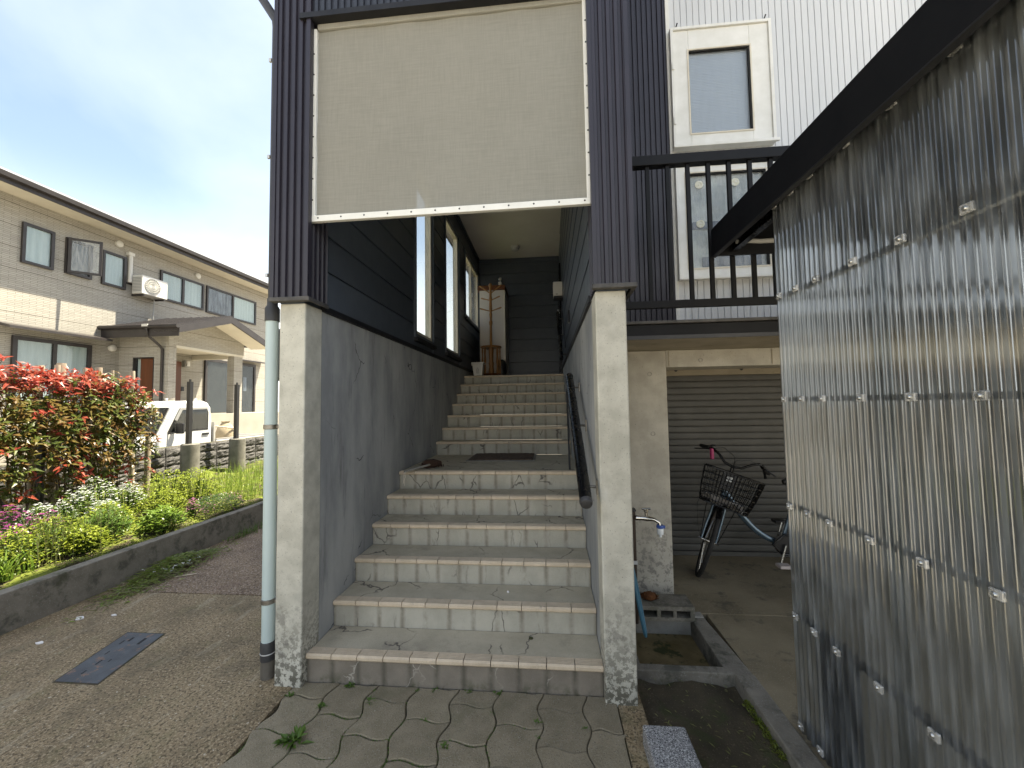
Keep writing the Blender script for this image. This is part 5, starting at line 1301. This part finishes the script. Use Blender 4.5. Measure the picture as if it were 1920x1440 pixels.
part('hanging_clothes', MB().box(NX + .011, NX + .02, 10.75, 10.95, 2.3, 2.75).box(NX + .011, NX + .02, 11.05, 11.2, 2.2, 2.7), 'laundry', sw_)
part('window_canopy', MB().prism([(NX, 3.32), (NX + .02, 3.36), (NX + .35, 3.29), (NX + .35, 3.25)], 'Y', 10.6, 11.95), 'dark_brown_metal', nb)
# porch roof
RX = -7.5
prf = MB()
def slope(y, base): return base - abs(y - 8.07) * .345
for (a, b) in ((6.47, 8.07), (9.67, 8.07)):
    za, zb_ = slope(a, 4.19), 4.19
    i = len(prf.v)
    prf.v += [(NX, a, za - .09), (RX, a, za - .09), (RX, b, zb_ - .09), (NX, b, zb_ - .09), (NX, a, za), (RX, a, za), (RX, b, zb_), (NX, b, zb_)]
    for q in ((0, 3, 2, 1), (4, 5, 6, 7), (0, 1, 5, 4), (1, 2, 6, 5), (2, 3, 7, 6), (3, 0, 4, 7)): prf.f.append(tuple(i + k for k in q))
pr_ = part('porch_roof', prf, 'dark_brown_metal', nb)
for s_ in (-1, 1):
    y_e = 8.07 + s_ * 1.60
    z_e = slope(y_e, 4.19)
    part('barge_board', MB().prism([(y_e, z_e - .20), (y_e, z_e - .03), (8.07 - s_ * -.001, 4.16), (8.07 - s_ * -.001, 3.99)], 'X', RX - .03, RX + .02), 'dark_brown_metal', pr_)
    part('eave_soffit', MB().prism([(y_e, z_e - .13), (8.07 + s_ * .001, 4.07), (8.07 + s_ * .001, 4.04), (y_e, z_e - .16)], 'X', PX + .006, RX - .032), 'soffit_cream', pr_)
for k in range(9):
    for s_ in (-1, 1):
        x = NX + .12 + k * .24; ye = 8.07 + s_ * 1.6
        part('roof_seam', MB().prism([(ye, slope(ye, 4.19) + .001), (8.07, 4.192), (8.07, 4.215), (ye, slope(ye, 4.19) + .025)], 'X', x, x + .02), 'dark_brown_metal', pr_)
part('eave_gutter', MB().tube([(NX, 6.43, 3.62), (RX + .02, 6.43, 3.60)], .05, 10), 'dark_brown_metal', pr_)
part('eave_fascia', MB().box(NX, RX, 6.47, 6.49, 3.36, 3.56), 'dark_brown_metal', pr_)
part('downspout', MB().tube([(-8.32, 6.43, 3.58), (-8.32, 6.46, 3.40), (-8.34, 6.80, 3.18), (-8.34, 6.86, 3.10), (-8.34, 6.86, 1.3)], .032, 10), 'dark_brown_metal', nb, smooth=True)
part('gutter_outlet', MB().box(-8.40, -8.24, 6.38, 6.40, 3.60, 3.66), 'ac_white', nb)
part('downspout', MB().tube([(NX + .1, 10.2, 3.45), (NX + .1, 9.9, 3.4), (NX + .1, 9.6, 3.3)], .03, 8), 'dark_brown_metal', nb, smooth=True)
# air conditioner hung on the wall
ac = thing('air_conditioner', 'white outdoor air conditioner unit mounted on the beige house wall', 'air conditioner', (-9.4, 7.6, 4.64))
part('body', MB().box(NX + .06, NX + .36, 7.10, 7.80, 4.66, 5.16), 'ac_white', ac, bevel=.015)
g_ = part('fan_grille', MB().lathe((NX + .36, 7.38, 4.91), [(.215, .0), (.215, .014), (.20, .016), (.20, .004), (.05, .004), (.05, .012), (.01, .014)], 28, (1, 0, 0)), 'grille_grey', ac, smooth=True)
gr = MB()
for k in range(24):
    a = 2 * math.pi * k / 24; gr.tube([(NX + .374, 7.38 + .05 * math.cos(a), 4.91 + .05 * math.sin(a)), (NX + .374, 7.38 + .2 * math.cos(a + .5), 4.91 + .2 * math.sin(a + .5))], .005, 4)
for r_ in (.1, .15): gr.tube([(NX + .376, 7.38 + r_ * math.cos(2 * math.pi * k / 24), 4.91 + r_ * math.sin(2 * math.pi * k / 24)) for k in range(24)], .005, 4, closed=True)
part('grille_bars', gr, 'ac_white', g_)
part('marking', MB().box(NX + .3605, NX + .362, 7.66, 7.76, 5.08, 5.09).box(NX + .3605, NX + .362, 7.68, 7.74, 5.055, 5.063), 'grille_grey', ac)
part('side_louvres', walls(MB(), *[(NX + .08, NX + .34, 7.095, 7.101, 4.72 + k * .04, 4.74 + k * .04) for k in range(10)]), 'grille_grey', ac)
part('bracket', MB().box(NX, NX + .36, 7.15, 7.19, 4.61, 4.655).box(NX, NX + .36, 7.70, 7.74, 4.61, 4.655).box(NX, NX + .03, 6.95, 7.8, 4.9, 4.94), 'dark_brown_metal', ac)
part('pipe_duct', MB().tube([(NX + .05, 7.06, 4.95), (NX + .05, 7.06, 5.70)], .045, 10).box(NX, NX + .10, 6.98, 7.12, 5.66, 5.74), 'ac_white', ac, smooth=False)
part('drain_hose', MB().tube([(NX + .15, 7.62, 4.65), (NX + .12, 7.64, 4.4), (NX + .1, 7.64, 4.05)], .018, 8), 'grille_grey', ac, smooth=True)

# ================================================================== BLOCK WALL, POSTS, TRUCK
bwl = thing('block_wall', 'dark split faced block wall behind the concrete posts', 'wall', (-4.9, 4.2, .0))
part('core', MB().box(-4.97, -4.79, 1.2, 6.6, -.1, .945), 'joint_soil', bwl)
def rough_block(y0, y1, z0, z1, x, x0):
    m = MB(); a, b = 9, 5
    for j in range(b + 1):
        for i in range(a + 1):
            e = 0 if i in (0, a) or j in (0, b) else rnd.uniform(.004, .030)
            m.v.append((x + e, y0 + (y1 - y0) * i / a, z0 + (z1 - z0) * j / b))
    for j in range(b):
        for i in range(a): q = j * (a + 1) + i; m.f.append((q, q + 1, q + a + 2, q + a + 1))
    m.quad((x0, y0, z1), (x, y0, z1), (x, y1, z1), (x0, y1, z1)); m.quad((x0, y0, z0), (x, y0, z0), (x, y0, z1), (x0, y0, z1)); m.quad((x0, y1, z0), (x, y1, z0), (x, y1, z1), (x0, y1, z1)); m.quad((x0, y0, z0), (x, y0, z0), (x, y1, z0), (x0, y1, z0))
    return m
for c_ in range(5):
    for k in range(11):
        y0 = 1.2 + k * .49 
        part('block', rough_block(y0 + .006, y0 + .484, .2 + c_ * .15 + .006, .2 + c_ * .15 + .144, -4.772 + rnd.uniform(-.006, .006), -4.98), 'split_block', bwl)
for i, (y, r_, lab) in enumerate(((3.76, .13, 'left thick round concrete post with a black stake on top, nearer the hedge'), (4.74, .135, 'right thick round concrete post with a black stake on top, next to the drain pipe'))):
    p_ = thing('concrete_post', lab, 'concrete post', (-4.45, y, .2), 'thick round concrete posts before the block wall')
    part('post', MB().lathe((-4.45, y, .1), [(r_ + .01, 0), (r_, .3), (r_ - .003, .89), (r_ - .02, .905), (.01, .905)], 20), 'post_concrete', p_, smooth=True)
    part('stake', MB().box(-4.45 - .03, -4.45 + .03, y - .065, y - .005, 1.0, 2.02), 'black_plastic', p_)
    part('stake_top', MB().box(-4.45 - .012, -4.45 + .012, y - .045, y - .025, 2.02, 2.06), 'black_plastic', p_)
stk = [(1.60, 2.08, .042), (1.775, 2.125, .044), (1.835, 2.10, .030), (2.055, 2.09, .022), (2.19, 2.11, .034), (2.43, 2.09, .016), (2.665, 2.10, .028)]
slab = ['thick weathered wooden stake at the left end of the hedge', 'tallest thick wooden stake, leftmost of a close pair in the hedge', 'slimmer stake close behind the tallest stake', 'thin stake in the middle of the hedge top', 'squared pale stake right of the middle of the hedge', 'very thin stake toward the right of the hedge', 'wooden stake sticking up at the right end of the hedge']
for (y, z, r_), lab in zip(stk, slab):
    q = rnd.uniform(-.03, .03)
    o = part('wooden_stake', MB().lathe((-4.22, y, .3), [(r_ * 1.05, 0), (r_, z - .33), (r_ * .93, z - .3)], 10, (rnd.uniform(-.01, .01), q, 1)), 'stake_wood', smooth=True)
    tag(o, lab, 'stake', 'wooden stakes supporting the hedge')
for (y, lab) in ((2.62, 'pale cut wooden stake standing at the right foot of the hedge'), (1.50, 'dark fence post half hidden in the hedge')):
    o = part('hedge_post', MB().lathe((-3.95, y, .3), [(.034, 0), (.033, .95 if y > 2 else 1.4), (.03, .97 if y > 2 else 1.42)], 10), 'stake_wood' if y > 2 else 'black_plastic', smooth=True); tag(o, lab, 'post')

trk = thing('pickup_truck', 'small white cab over pickup truck parked behind the block wall', 'truck', (-6.6, 5.9, 0))
TX0, TX1 = -7.32, -5.9
side = [(4.32, .30), (4.27, .50), (4.28, .86), (4.38, 1.00), (4.60, 1.08), (4.86, 1.60), (4.93, 1.69), (5.06, 1.735), (5.25, 1.745), (5.58, 1.74), (5.69, 1.70), (5.76, 1.55), (5.79, 1.30), (5.79, .30)]
cabb = part('cab', MB().prism(side, 'X', TX0 + .06, TX1 - .045), 'truck_white', trk, bevel=.03)
def sidep(poly, x0, x1): return MB().prism(poly, 'X', x0, x1)
door = part('door', sidep([(4.62, .42), (4.57, .98), (4.645, 1.09), (4.91, 1.655), (4.99, 1.70), (5.60, 1.70), (5.70, 1.60), (5.73, 1.15), (5.73, .42)], TX1 - .046, TX1), 'truck_white', trk, bevel=.015)
part('window', sidep([(4.735, 1.12), (4.975, 1.59), (5.60, 1.60), (5.645, 1.50), (5.645, 1.13)], TX1 + .001, TX1 + .006), 'black_rubber', door)
part('window_pane', sidep([(4.78, 1.145), (5.0, 1.565), (5.58, 1.575), (5.615, 1.49), (5.615, 1.155)], TX1 + .007, TX1 + .010), 'window_glass', door)
part('visor', sidep([(4.86, 1.36), (4.98, 1.60), (5.60, 1.61), (5.60, 1.565), (5.02, 1.555), (4.91, 1.34)], TX1 + .011, TX1 + .03), 'grille_grey', door, bevel=.004)
part('door_handle', MB().box(TX1 + .001, TX1 + .022, 5.50, 5.66, 1.02, 1.065), 'black_plastic', door, bevel=.006)
part('door_gap', sidep([(5.735, .42), (5.745, .42), (5.745, 1.6), (5.735, 1.6)], TX1 - .044, TX1 - .038), 'black_rubber', door)
mir = part('mirror', MB().box(TX1 + .03, TX1 + .19, 4.86, 4.92, 1.09, 1.30), 'black_plastic', trk, bevel=.02)
part('mirror_arm', MB().tube([(TX1, 4.75, 1.10), (TX1 + .10, 4.83, 1.12)], .012, 8), 'black_plastic', mir)
def scr_pt(t, x): return (x, 4.612 + .235 * t, 1.105 + .49 * t)
m = MB(); n_ = Vector((0, -.92, .40)) * .035
a_, b_, c_, d_ = [Vector(q) + n_ for q in (scr_pt(0, TX0 + .11), scr_pt(0, TX1 - .075), scr_pt(1, TX1 - .105), scr_pt(1, TX0 + .15))]
part('windscreen_seal', MB().obox((a_ + b_ + c_ + d_) / 4 - n_ * .5, ((b_ - a_) + (c_ - d_)) / 4, (d_ - a_ + c_ - b_) / 4, n_ * .35), 'black_rubber', trk)
part('windscreen', MB().obox((a_ + b_ + c_ + d_) / 4 - n_ * .05, ((b_ - a_) + (c_ - d_)) / 4 * .96, (d_ - a_ + c_ - b_) / 4 * .94, n_ * .05), 'window_glass', trk)
part('wiper', MB().tube([scr_pt(.02, -6.9), (-6.3, 4.58, 1.19)], .008, 6), 'black_plastic', trk)
for x in (TX0 + .2, TX1 - .2): part('headlight', MB().box(x - .14, x + .14, 4.245, 4.285, .66, .82), 'clear_cap', trk, bevel=.02)
part('bumper', MB().box(TX0 + .05, TX1 - .05, 4.23, 4.34, .30, .52), 'truck_white', trk, bevel=.03)
for (x, y) in ((TX1 - .3, 4.98), (TX1 - .25, 5.58)): part('roof_bolt', MB().lathe((x, y, 1.735), [(.02, 0), (.018, .035), (.03, .04), (.025, .06)], 10), 'bin_plastic', trk, smooth=True)
part('cargo_floor', MB().box(TX0, TX1, 5.84, 7.72, .56, .64), 'truck_grey', trk)
part('headboard', MB().box(TX0 + .02, TX1 - .02, 5.82, 5.86, .641, 1.28), 'truck_grey', trk)
for x in (TX0, TX1 - .035):
    g_ = part('side_gate', MB().box(x, x + .035, 5.87, 7.70, .60, .895), 'truck_white', trk, bevel=.008)
    part('gate_rail', MB().box(x - .004, x + .040, 5.87, 7.70, .897, .915), 'truck_grey', g_)
    for y in (6.3, 7.2): part('rope_hook', MB().box(x + .036, x + .05, y, y + .04, .66, .70), 'black_plastic', g_)
part('tail_gate', MB().box(TX0 + .04, TX1 - .04, 7.701, 7.735, .60, .895), 'truck_white', trk)
for x in (TX0 + .14, TX1 - .0):
    for y in (4.78, 6.95):
        wl = part('wheel', MB().lathe((x - .0, y, .27), [(.27, -.14), (.275, -.12), (.275, -.02), (.26, 0), (.17, 0), (.16, -.02)], 24, (1, 0, 0)), 'black_rubber', trk, smooth=True)
        part('rim', MB().lathe((x - .012, y, .27), [(.16, -.02), (.158, .0), (.08, -.01), (.05, .008), (.02, .01)], 20, (1, 0, 0)), 'aluminium', wl, smooth=True)
sk = part('sack', MB().lathe((-6.55, 6.85, .66), [(.12, 0), (.20, .12), (.21, .30), (.16, .46), (.08, .56), (.10, .60)], 14), 'sack_beige', smooth=True); tag(sk, 'beige sack standing on the bed of the white truck', 'sack')
pl_ = part('wooden_pole', MB().tube([(-6.2, 5.95, 1.20), (-6.35, 6.9, 1.08)], .02, 8), 'stake_wood', smooth=True); tag(pl_, 'pale pole lying across the bed of the white truck', 'pole')

# ================================================================== HEDGE AND FLOWER BED
LEAF = {}
for c_ in ('leaf_red', 'leaf_bronze', 'leaf_green'):
    LEAF[c_] = []
    for k in range(4):
        LEAF[c_].append(MB().leaf((0, 0, 0), (1, 0, 0), (0, 0, 1), .070 + .010 * k, .022 + .0045 * k, .2, .1 + .08 * k).mesh('leaf', c_))
HL = ['red tipped photinia shrub at the far left edge of the hedge', 'red tipped photinia shrub second from the left in the hedge', 'red tipped photinia shrub in the middle of the hedge', 'red tipped photinia shrub second from the right in the hedge', 'red tipped photinia shrub at the right end, reaching past the stakes', 'photinia shrub continuing the hedge left of the view']
for i, yc in enumerate((.98, 1.36, 1.70, 2.0, 2.24, .58)):
    xc = -3.95
    sh_ = thing('photinia_shrub', HL[i], 'shrub', (xc, yc, bedz(xc, yc)), 'photinia shrubs of the hedge')
    stm = MB(); fol = {'leaf_red': MB(), 'leaf_bronze': MB(), 'leaf_green': MB()}
    nparts = 0; top = 1.88 if i != 4 else 1.80
    for s_ in range(6):
        b0 = Vector((xc + rnd.uniform(-.1, .1), yc + rnd.uniform(-.12, .12), bedz(xc, yc) - .03)); b1 = b0 + Vector((rnd.uniform(-.16, .16), rnd.uniform(-.16, .16), rnd.uniform(.8, 1.4)))
        bm_ = b0.lerp(b1, .5) + Vector((rnd.uniform(-.05, .05), rnd.uniform(-.05, .05), 0))
        stm.tube([b0, bm_, b1], [.009, .006, .003], 5, caps=False)
    for r_ in range(290):
        shell = rnd.random() < .68
        z = rnd.triangular(.62, top, 1.55) if rnd.random() < .7 else rnd.uniform(.60, top); hx_ = .29 * (1 - .25 * max(0, (z - 1.5) / .5)) * (.75 if z < .9 else 1)
        if shell:
            x = xc + hx_ * (1 if rnd.random() < .72 else -1) * rnd.uniform(.72, 1.1); y = yc + rnd.uniform(-.27, .27)
            if rnd.random() < .28: z = top + rnd.gauss(0, .06); x = xc + rnd.uniform(-.25, .28)
        else: x = xc + rnd.uniform(-hx_, hx_); y = yc + rnd.uniform(-.24, .24)
        if i == 4 and y > yc + .1: z = min(z, top - .18 * rnd.random()); 
        out_ = Vector(((x - xc) * 2.2, (y - yc) * 1.2, .35 + .5 * rnd.random() + max(0, z - 1.6)))
        out_.normalize()
        pr_red = max(.0, min(1, (z - 1.60) / .30)) * .80 + .07
        if rnd.random() < .5 * (1 if z < .95 else 0): pr_red = .35
        col_ = 'leaf_red' if rnd.random() < pr_red else ('leaf_bronze' if rnd.random() < .50 else 'leaf_green')
        tip = Vector((x, y, z)); nl = rnd.randint(5, 8)
        if rnd.random() < .4: stm.tube([tip - out_ * .16, tip], .0022, 4, caps=False)
        front = (x > xc + .06 or z > top - .12) and nparts < 285
        for q in range(nl):
            a = 2 * math.pi * q / nl + rnd.random()
            s1 = out_.cross(Vector((.2, .1, 1))).normalized(); s2_ = out_.cross(s1)
            d_ = (s1 * math.cos(a) + s2_ * math.sin(a)) * 1.0 + out_ * rnd.uniform(-.1, 1.1) + Vector((rnd.gauss(0, .25), rnd.gauss(0, .25), rnd.gauss(0, .2))); d_.normalize()
            p0 = tip + Vector((rnd.gauss(0, .008), rnd.gauss(0, .008), rnd.gauss(0, .02)))
            if front and nparts < 290:
                me = rnd.choice(LEAF[col_]); o = bpy.data.objects.new('leaf', me); COL.objects.link(o); o.parent = sh_
                sd_ = d_.cross(out_); sd_.normalize(); up_ = sd_.cross(d_)
                o.rotation_mode = 'QUATERNION'
                o.rotation_quaternion = Matrix(((d_.x, -sd_.x, up_.x), (d_.y, -sd_.y, up_.y), (d_.z, -sd_.z, up_.z))).to_quaternion()
                sc1 = rnd.uniform(.75, 1.15); o.scale = (sc1, sc1, sc1)
                o.location = p0 - sh_.location; nparts += 1
            else: fol[col_].leaf(p0, d_, out_, rnd.uniform(.06, .10), rnd.uniform(.021, .036), .2, rnd.uniform(.05, .3))
    part('stems', stm, 'bark', sh_)
    for c_, m in fol.items():
        if m.v: part('foliage', m, c_, sh_, kind='stuff')

def clump(name, label, cat, x, y, r_, h, n, leafm, ln, wd, flm=None, nf=0, fr=.012, group=None, flz=(.75, 1.05), stem=True, dome=True, hang=.3):
    z0 = bedz(x, y); t = thing(name, label, cat, (x, y, z0), group)
    m, s_, f = MB(), MB(), MB()
    for k in range(n):
        a = rnd.uniform(0, 6.283); q = math.sqrt(rnd.random()); px, py = x + r_ * q * math.cos(a), y + r_ * q * math.sin(a) * 1.15
        hh = h * (math.sqrt(max(0, 1 - q * q * .85)) if dome else 1)
        z = z0 + hh * (rnd.random() ** .6)
        a2 = rnd.uniform(0, 6.283); d_ = Vector((math.cos(a2), math.sin(a2), rnd.uniform(-hang, .9)))
        m.leaf((px, py, z), d_, (0, 0, 1), ln * rnd.uniform(.6, 1.2), wd * rnd.uniform(.7, 1.2))
        if stem and k % 5 == 0: s_.tube([(x + (px - x) * .6, y + (py - y) * .6, z0 - .02), (px, py, z)], .0022, 3, caps=False)
    for k in range(nf):
        a = rnd.uniform(0, 6.283); q = math.sqrt(rnd.random()); px, py = x + r_ * q * math.cos(a), y + r_ * q * math.sin(a) * 1.15
        hh = h * (math.sqrt(max(0, 1 - q * q * .85)) if dome else 1); z = z0 + hh * rnd.uniform(*flz)
        nn = 5
        for j in range(nn):
            a2 = 6.283 * j / nn + rnd.random(); f.leaf((px, py, z), (math.cos(a2), math.sin(a2), rnd.uniform(.1, .5)), (0, 0, 1), fr * rnd.uniform(.8, 1.2), fr * .8)
        if stem and k % 2 == 0: s_.tube([(x + (px - x) * .7, y + (py - y) * .7, z0 + .02), (px, py, z)], .0018, 3, caps=False)
    part('leaves', m, leafm, t, kind='stuff')
    if s_.v: part('stalks', s_, 'leaf_dark', t, kind='stuff')
    if nf: part('flowers', f, flm, t, kind='stuff')
    return t
G1 = 'white flowering clumps in front of the hedge'
for (x, y, r_, h, lab) in ((-3.55, 1.24, .13, .34, 'white flowering clump leftmost in front of the hedge'), (-3.5, 1.50, .16, .42, 'white flowering clump left of the tallest white clump'), (-3.55, 1.73, .16, .50, 'tallest white flowering clump under the red hedge'), (-3.5, 2.0, .15, .36, 'white flowering clump at the right end of the white row'), (-3.35, 1.62, .14, .26, 'low white flowering clump in front of the other white clumps')):
    clump('candytuft_clump', lab, 'flowers', x, y, r_, h, 420, 'leaf_fresh', .045, .012, 'petal_white', 150, .014, G1)
G2 = 'purple flowering plants at the left edge of the bed'
for (x, y, r_, h, lab) in ((-3.40, .92, .15, .40, 'purple flowering plant at the far left below the hedge'), (-3.32, 1.13, .12, .30, 'purple flowering plant right of the far left one'), (-3.20, .78, .14, .30, 'purple flowering plant nearest the kerb at the left edge')):
    clump('purple_flower_plant', lab, 'flowers', x, y, r_, h, 280, 'leaf_dark', .05, .014, 'petal_purple', 130, .015, G2)
clump('phlox_mound', 'rounded dark green mound with pink flowers beside the kerb', 'flowers', -2.82, 2.50, .27, .22, 1900, 'leaf_dark', .035, .012, 'petal_pink', 0, .011, stem=False)
mp_ = MB()
for k in range(150):
    a = rnd.choice((rnd.gauss(-1.2, .7), rnd.gauss(1.6, .5), rnd.gauss(3.0, .6))); q = rnd.uniform(.75, 1.08)
    x, y = -2.82 + .27 * q * math.cos(a), 2.5 + .31 * q * math.sin(a); z = bedz(x, y) + .22 * math.sqrt(max(.02, 1 - q * q * .85)) * rnd.uniform(.5, 1.05)
    for j in range(5): mp_.leaf((x, y, z), (math.cos(j * 1.257), math.sin(j * 1.257), .4), (0, 0, 1), .012, .010)
part('flowers', mp_, 'petal_pink', bpy.data.objects['phlox_mound'], kind='stuff')
clump('pink_flower_plant', 'small pink flowering plant left of the rounded mound', 'flowers', -2.88, 2.20, .07, .22, 110, 'leaf_fresh', .03, .01, 'petal_pink', 70, .012)
clump('leafy_plant', 'bright green leafy plant by the kerb left of the mound', 'plant', -2.78, 1.74, .17, .24, 420, 'leaf_fresh', .08, .032, hang=.1)
clump('leafy_plant', 'darker leafy plant behind the moss near the middle of the kerb', 'plant', -2.95, 1.33, .17, .30, 520, 'weed_green', .06, .018, hang=.1)
t = thing('strap_leaf_plant', 'bright green strap leaved plant at the near left end of the kerb', 'plant', (-2.78, .50, bedz(-2.78, .5)))
m = MB()
for k in range(46):
    a = rnd.uniform(0, 6.283); m.blade((-2.78 + rnd.gauss(0, .035), .48 + rnd.gauss(0, .05), bedz(-2.78, .5) - .01), (math.cos(a), math.sin(a), 0), rnd.uniform(.16, .30), rnd.uniform(.016, .026), rnd.uniform(.3, .8), 5)
part('blades', m, 'leaf_fresh', t, kind='stuff')
G3 = 'yellow green leafy clumps filling the bed'
LC = [(-3.45, 2.42, .24, .36, 'yellow green clump below the right end of the hedge'), (-3.35, 2.75, .24, .34, 'yellow green clump in front of the left concrete post'), (-3.1, 2.05, .22, .26, 'yellow green clump behind the leafy plant by the kerb'), (-3.0, .95, .22, .24, 'yellow green clump near the left end of the bed'), (-3.0, .62, .22, .26, 'yellow green clump at the far left of the bed'), (-3.15, 1.50, .20, .22, 'yellow green clump in front of the white flowers'), (-2.82, 1.05, .15, .16, 'low yellow green clump close to the kerb on the left')]
for (x, y, r_, h, lab) in LC: clump('lime_clump', lab, 'plant', x, y, r_, h * 1.35, 760, 'leaf_lime', .045, .018, group=G3)
G4 = 'stands of tall thin stemmed weeds'
for (x, y, lab) in ((-2.92, 1.20, 'tall wispy stems standing in the middle of the bed'), (-2.86, .80, 'tall wispy stems near the left kerb')):
    t = thing('wispy_weeds', lab, 'plant', (x, y, bedz(x, y)), G4); m, l_ = MB(), MB()
    for k in range(60):
        bx_, by = x + rnd.gauss(0, .10), y + rnd.gauss(0, .13); h = rnd.uniform(.22, .42); tx, ty = bx_ + rnd.gauss(0, .04), by + rnd.gauss(0, .04); z0 = bedz(bx_, by)
        m.tube([(bx_, by, z0 - .01), ((bx_ + tx) / 2, (by + ty) / 2, z0 + h * .55), (tx, ty, z0 + h)], [.0022, .0018, .001], 4, caps=False)
        for j in range(9):
            q = rnd.uniform(.3, 1); a = rnd.uniform(0, 6.28); l_.leaf((bx_ + (tx - bx_) * q, by + (ty - by) * q, z0 + h * q), (math.cos(a), math.sin(a), .6), (0, 0, 1), rnd.uniform(.02, .04), .007)
    part('stalks', m, 'grass_dry', t, kind='stuff'); part('leaves', l_, 'weed_green', t, kind='stuff')
# uncountable cover
gc = MB()
for k in range(5200):
    x, y = -2.6 - 1.5 * rnd.random() ** 1.2, rnd.uniform(-.6, 4.2); z = bedz(x, y); a = rnd.uniform(0, 6.28)
    if x > -2.75 and rnd.random() < .6: continue
    gc.leaf((x, y, z + rnd.uniform(0, .09)), (math.cos(a), math.sin(a), rnd.uniform(-.1, .8)), (0, 0, 1), rnd.uniform(.018, .045), rnd.uniform(.010, .02))
o = part('ground_cover', gc, 'leaf_lime', kind='stuff'); tag(o, 'low yellow green ground cover over the flower bed', 'ground cover')
gc = MB()
for k in range(2600):
    x, y = -2.6 - 2.1 * rnd.random(), rnd.uniform(-.6, 6.0); z = bedz(x, y); a = rnd.uniform(0, 6.28)
    gc.leaf((x, y, z + rnd.uniform(0, .10)), (math.cos(a), math.sin(a), rnd.uniform(-.1, .9)), (0, 0, 1), rnd.uniform(.02, .05), rnd.uniform(.010, .02))
o = part('ground_cover', gc, 'leaf_fresh', kind='stuff'); tag(o, 'mixed fresh green seedlings between the flower clumps', 'ground cover')
gm = MB()
for k in range(4200):
    x, y = -2.57 - abs(rnd.gauss(0, .07)), rnd.uniform(.7, 3.0); a = rnd.uniform(0, 6.28)
    gm.leaf((x, y, bedz(x, y) + rnd.uniform(.0, .014)), (math.cos(a), math.sin(a), rnd.uniform(.2, 1)), (0, 0, 1), rnd.uniform(.008, .018), .008)
o = part('moss_carpet', gm, 'moss_lime', kind='stuff'); tag(o, 'yellow green moss carpet along the top of the kerb', 'moss')
gr_ = MB()
for k in range(1500):
    x, y = -3.0 - 1.2 * rnd.random(), rnd.uniform(2.7, 5.4)
    if rnd.random() < .25: x = -2.75 - .3 * rnd.random(); y = rnd.uniform(2.9, 4.6)
    a = rnd.uniform(0, 6.28); gr_.blade((x, y, bedz(x, y) - .02), (math.cos(a), math.sin(a), 0), rnd.uniform(.16, .36), rnd.uniform(.005, .010), rnd.uniform(.1, .5), 4)
o = part('tall_grass', gr_, 'grass_green', kind='stuff'); tag(o, 'tall bright grass in front of the concrete posts', 'grass')
kt = thing('weed_tuft', 'grassy weed tuft growing at the foot of the kerb behind the drain pipe', 'weed', (-2.38, 2.45, 0)); m = MB()
for k in range(170):
    a = rnd.uniform(0, 6.28); x, y = -2.39 + abs(rnd.gauss(0, .06)), 2.45 + rnd.gauss(0, .17)
    if rnd.random() < .5: m.blade((x, y, 0), (math.cos(a), math.sin(a), 0), rnd.uniform(.05, .17), .006, rnd.uniform(.2, .9), 3)
    else: m.leaf((x, y, rnd.uniform(0, .05)), (math.cos(a), math.sin(a), .5), (0, 0, 1), rnd.uniform(.03, .06), .016)
part('blades', m, 'weed_green', kt, kind='stuff')
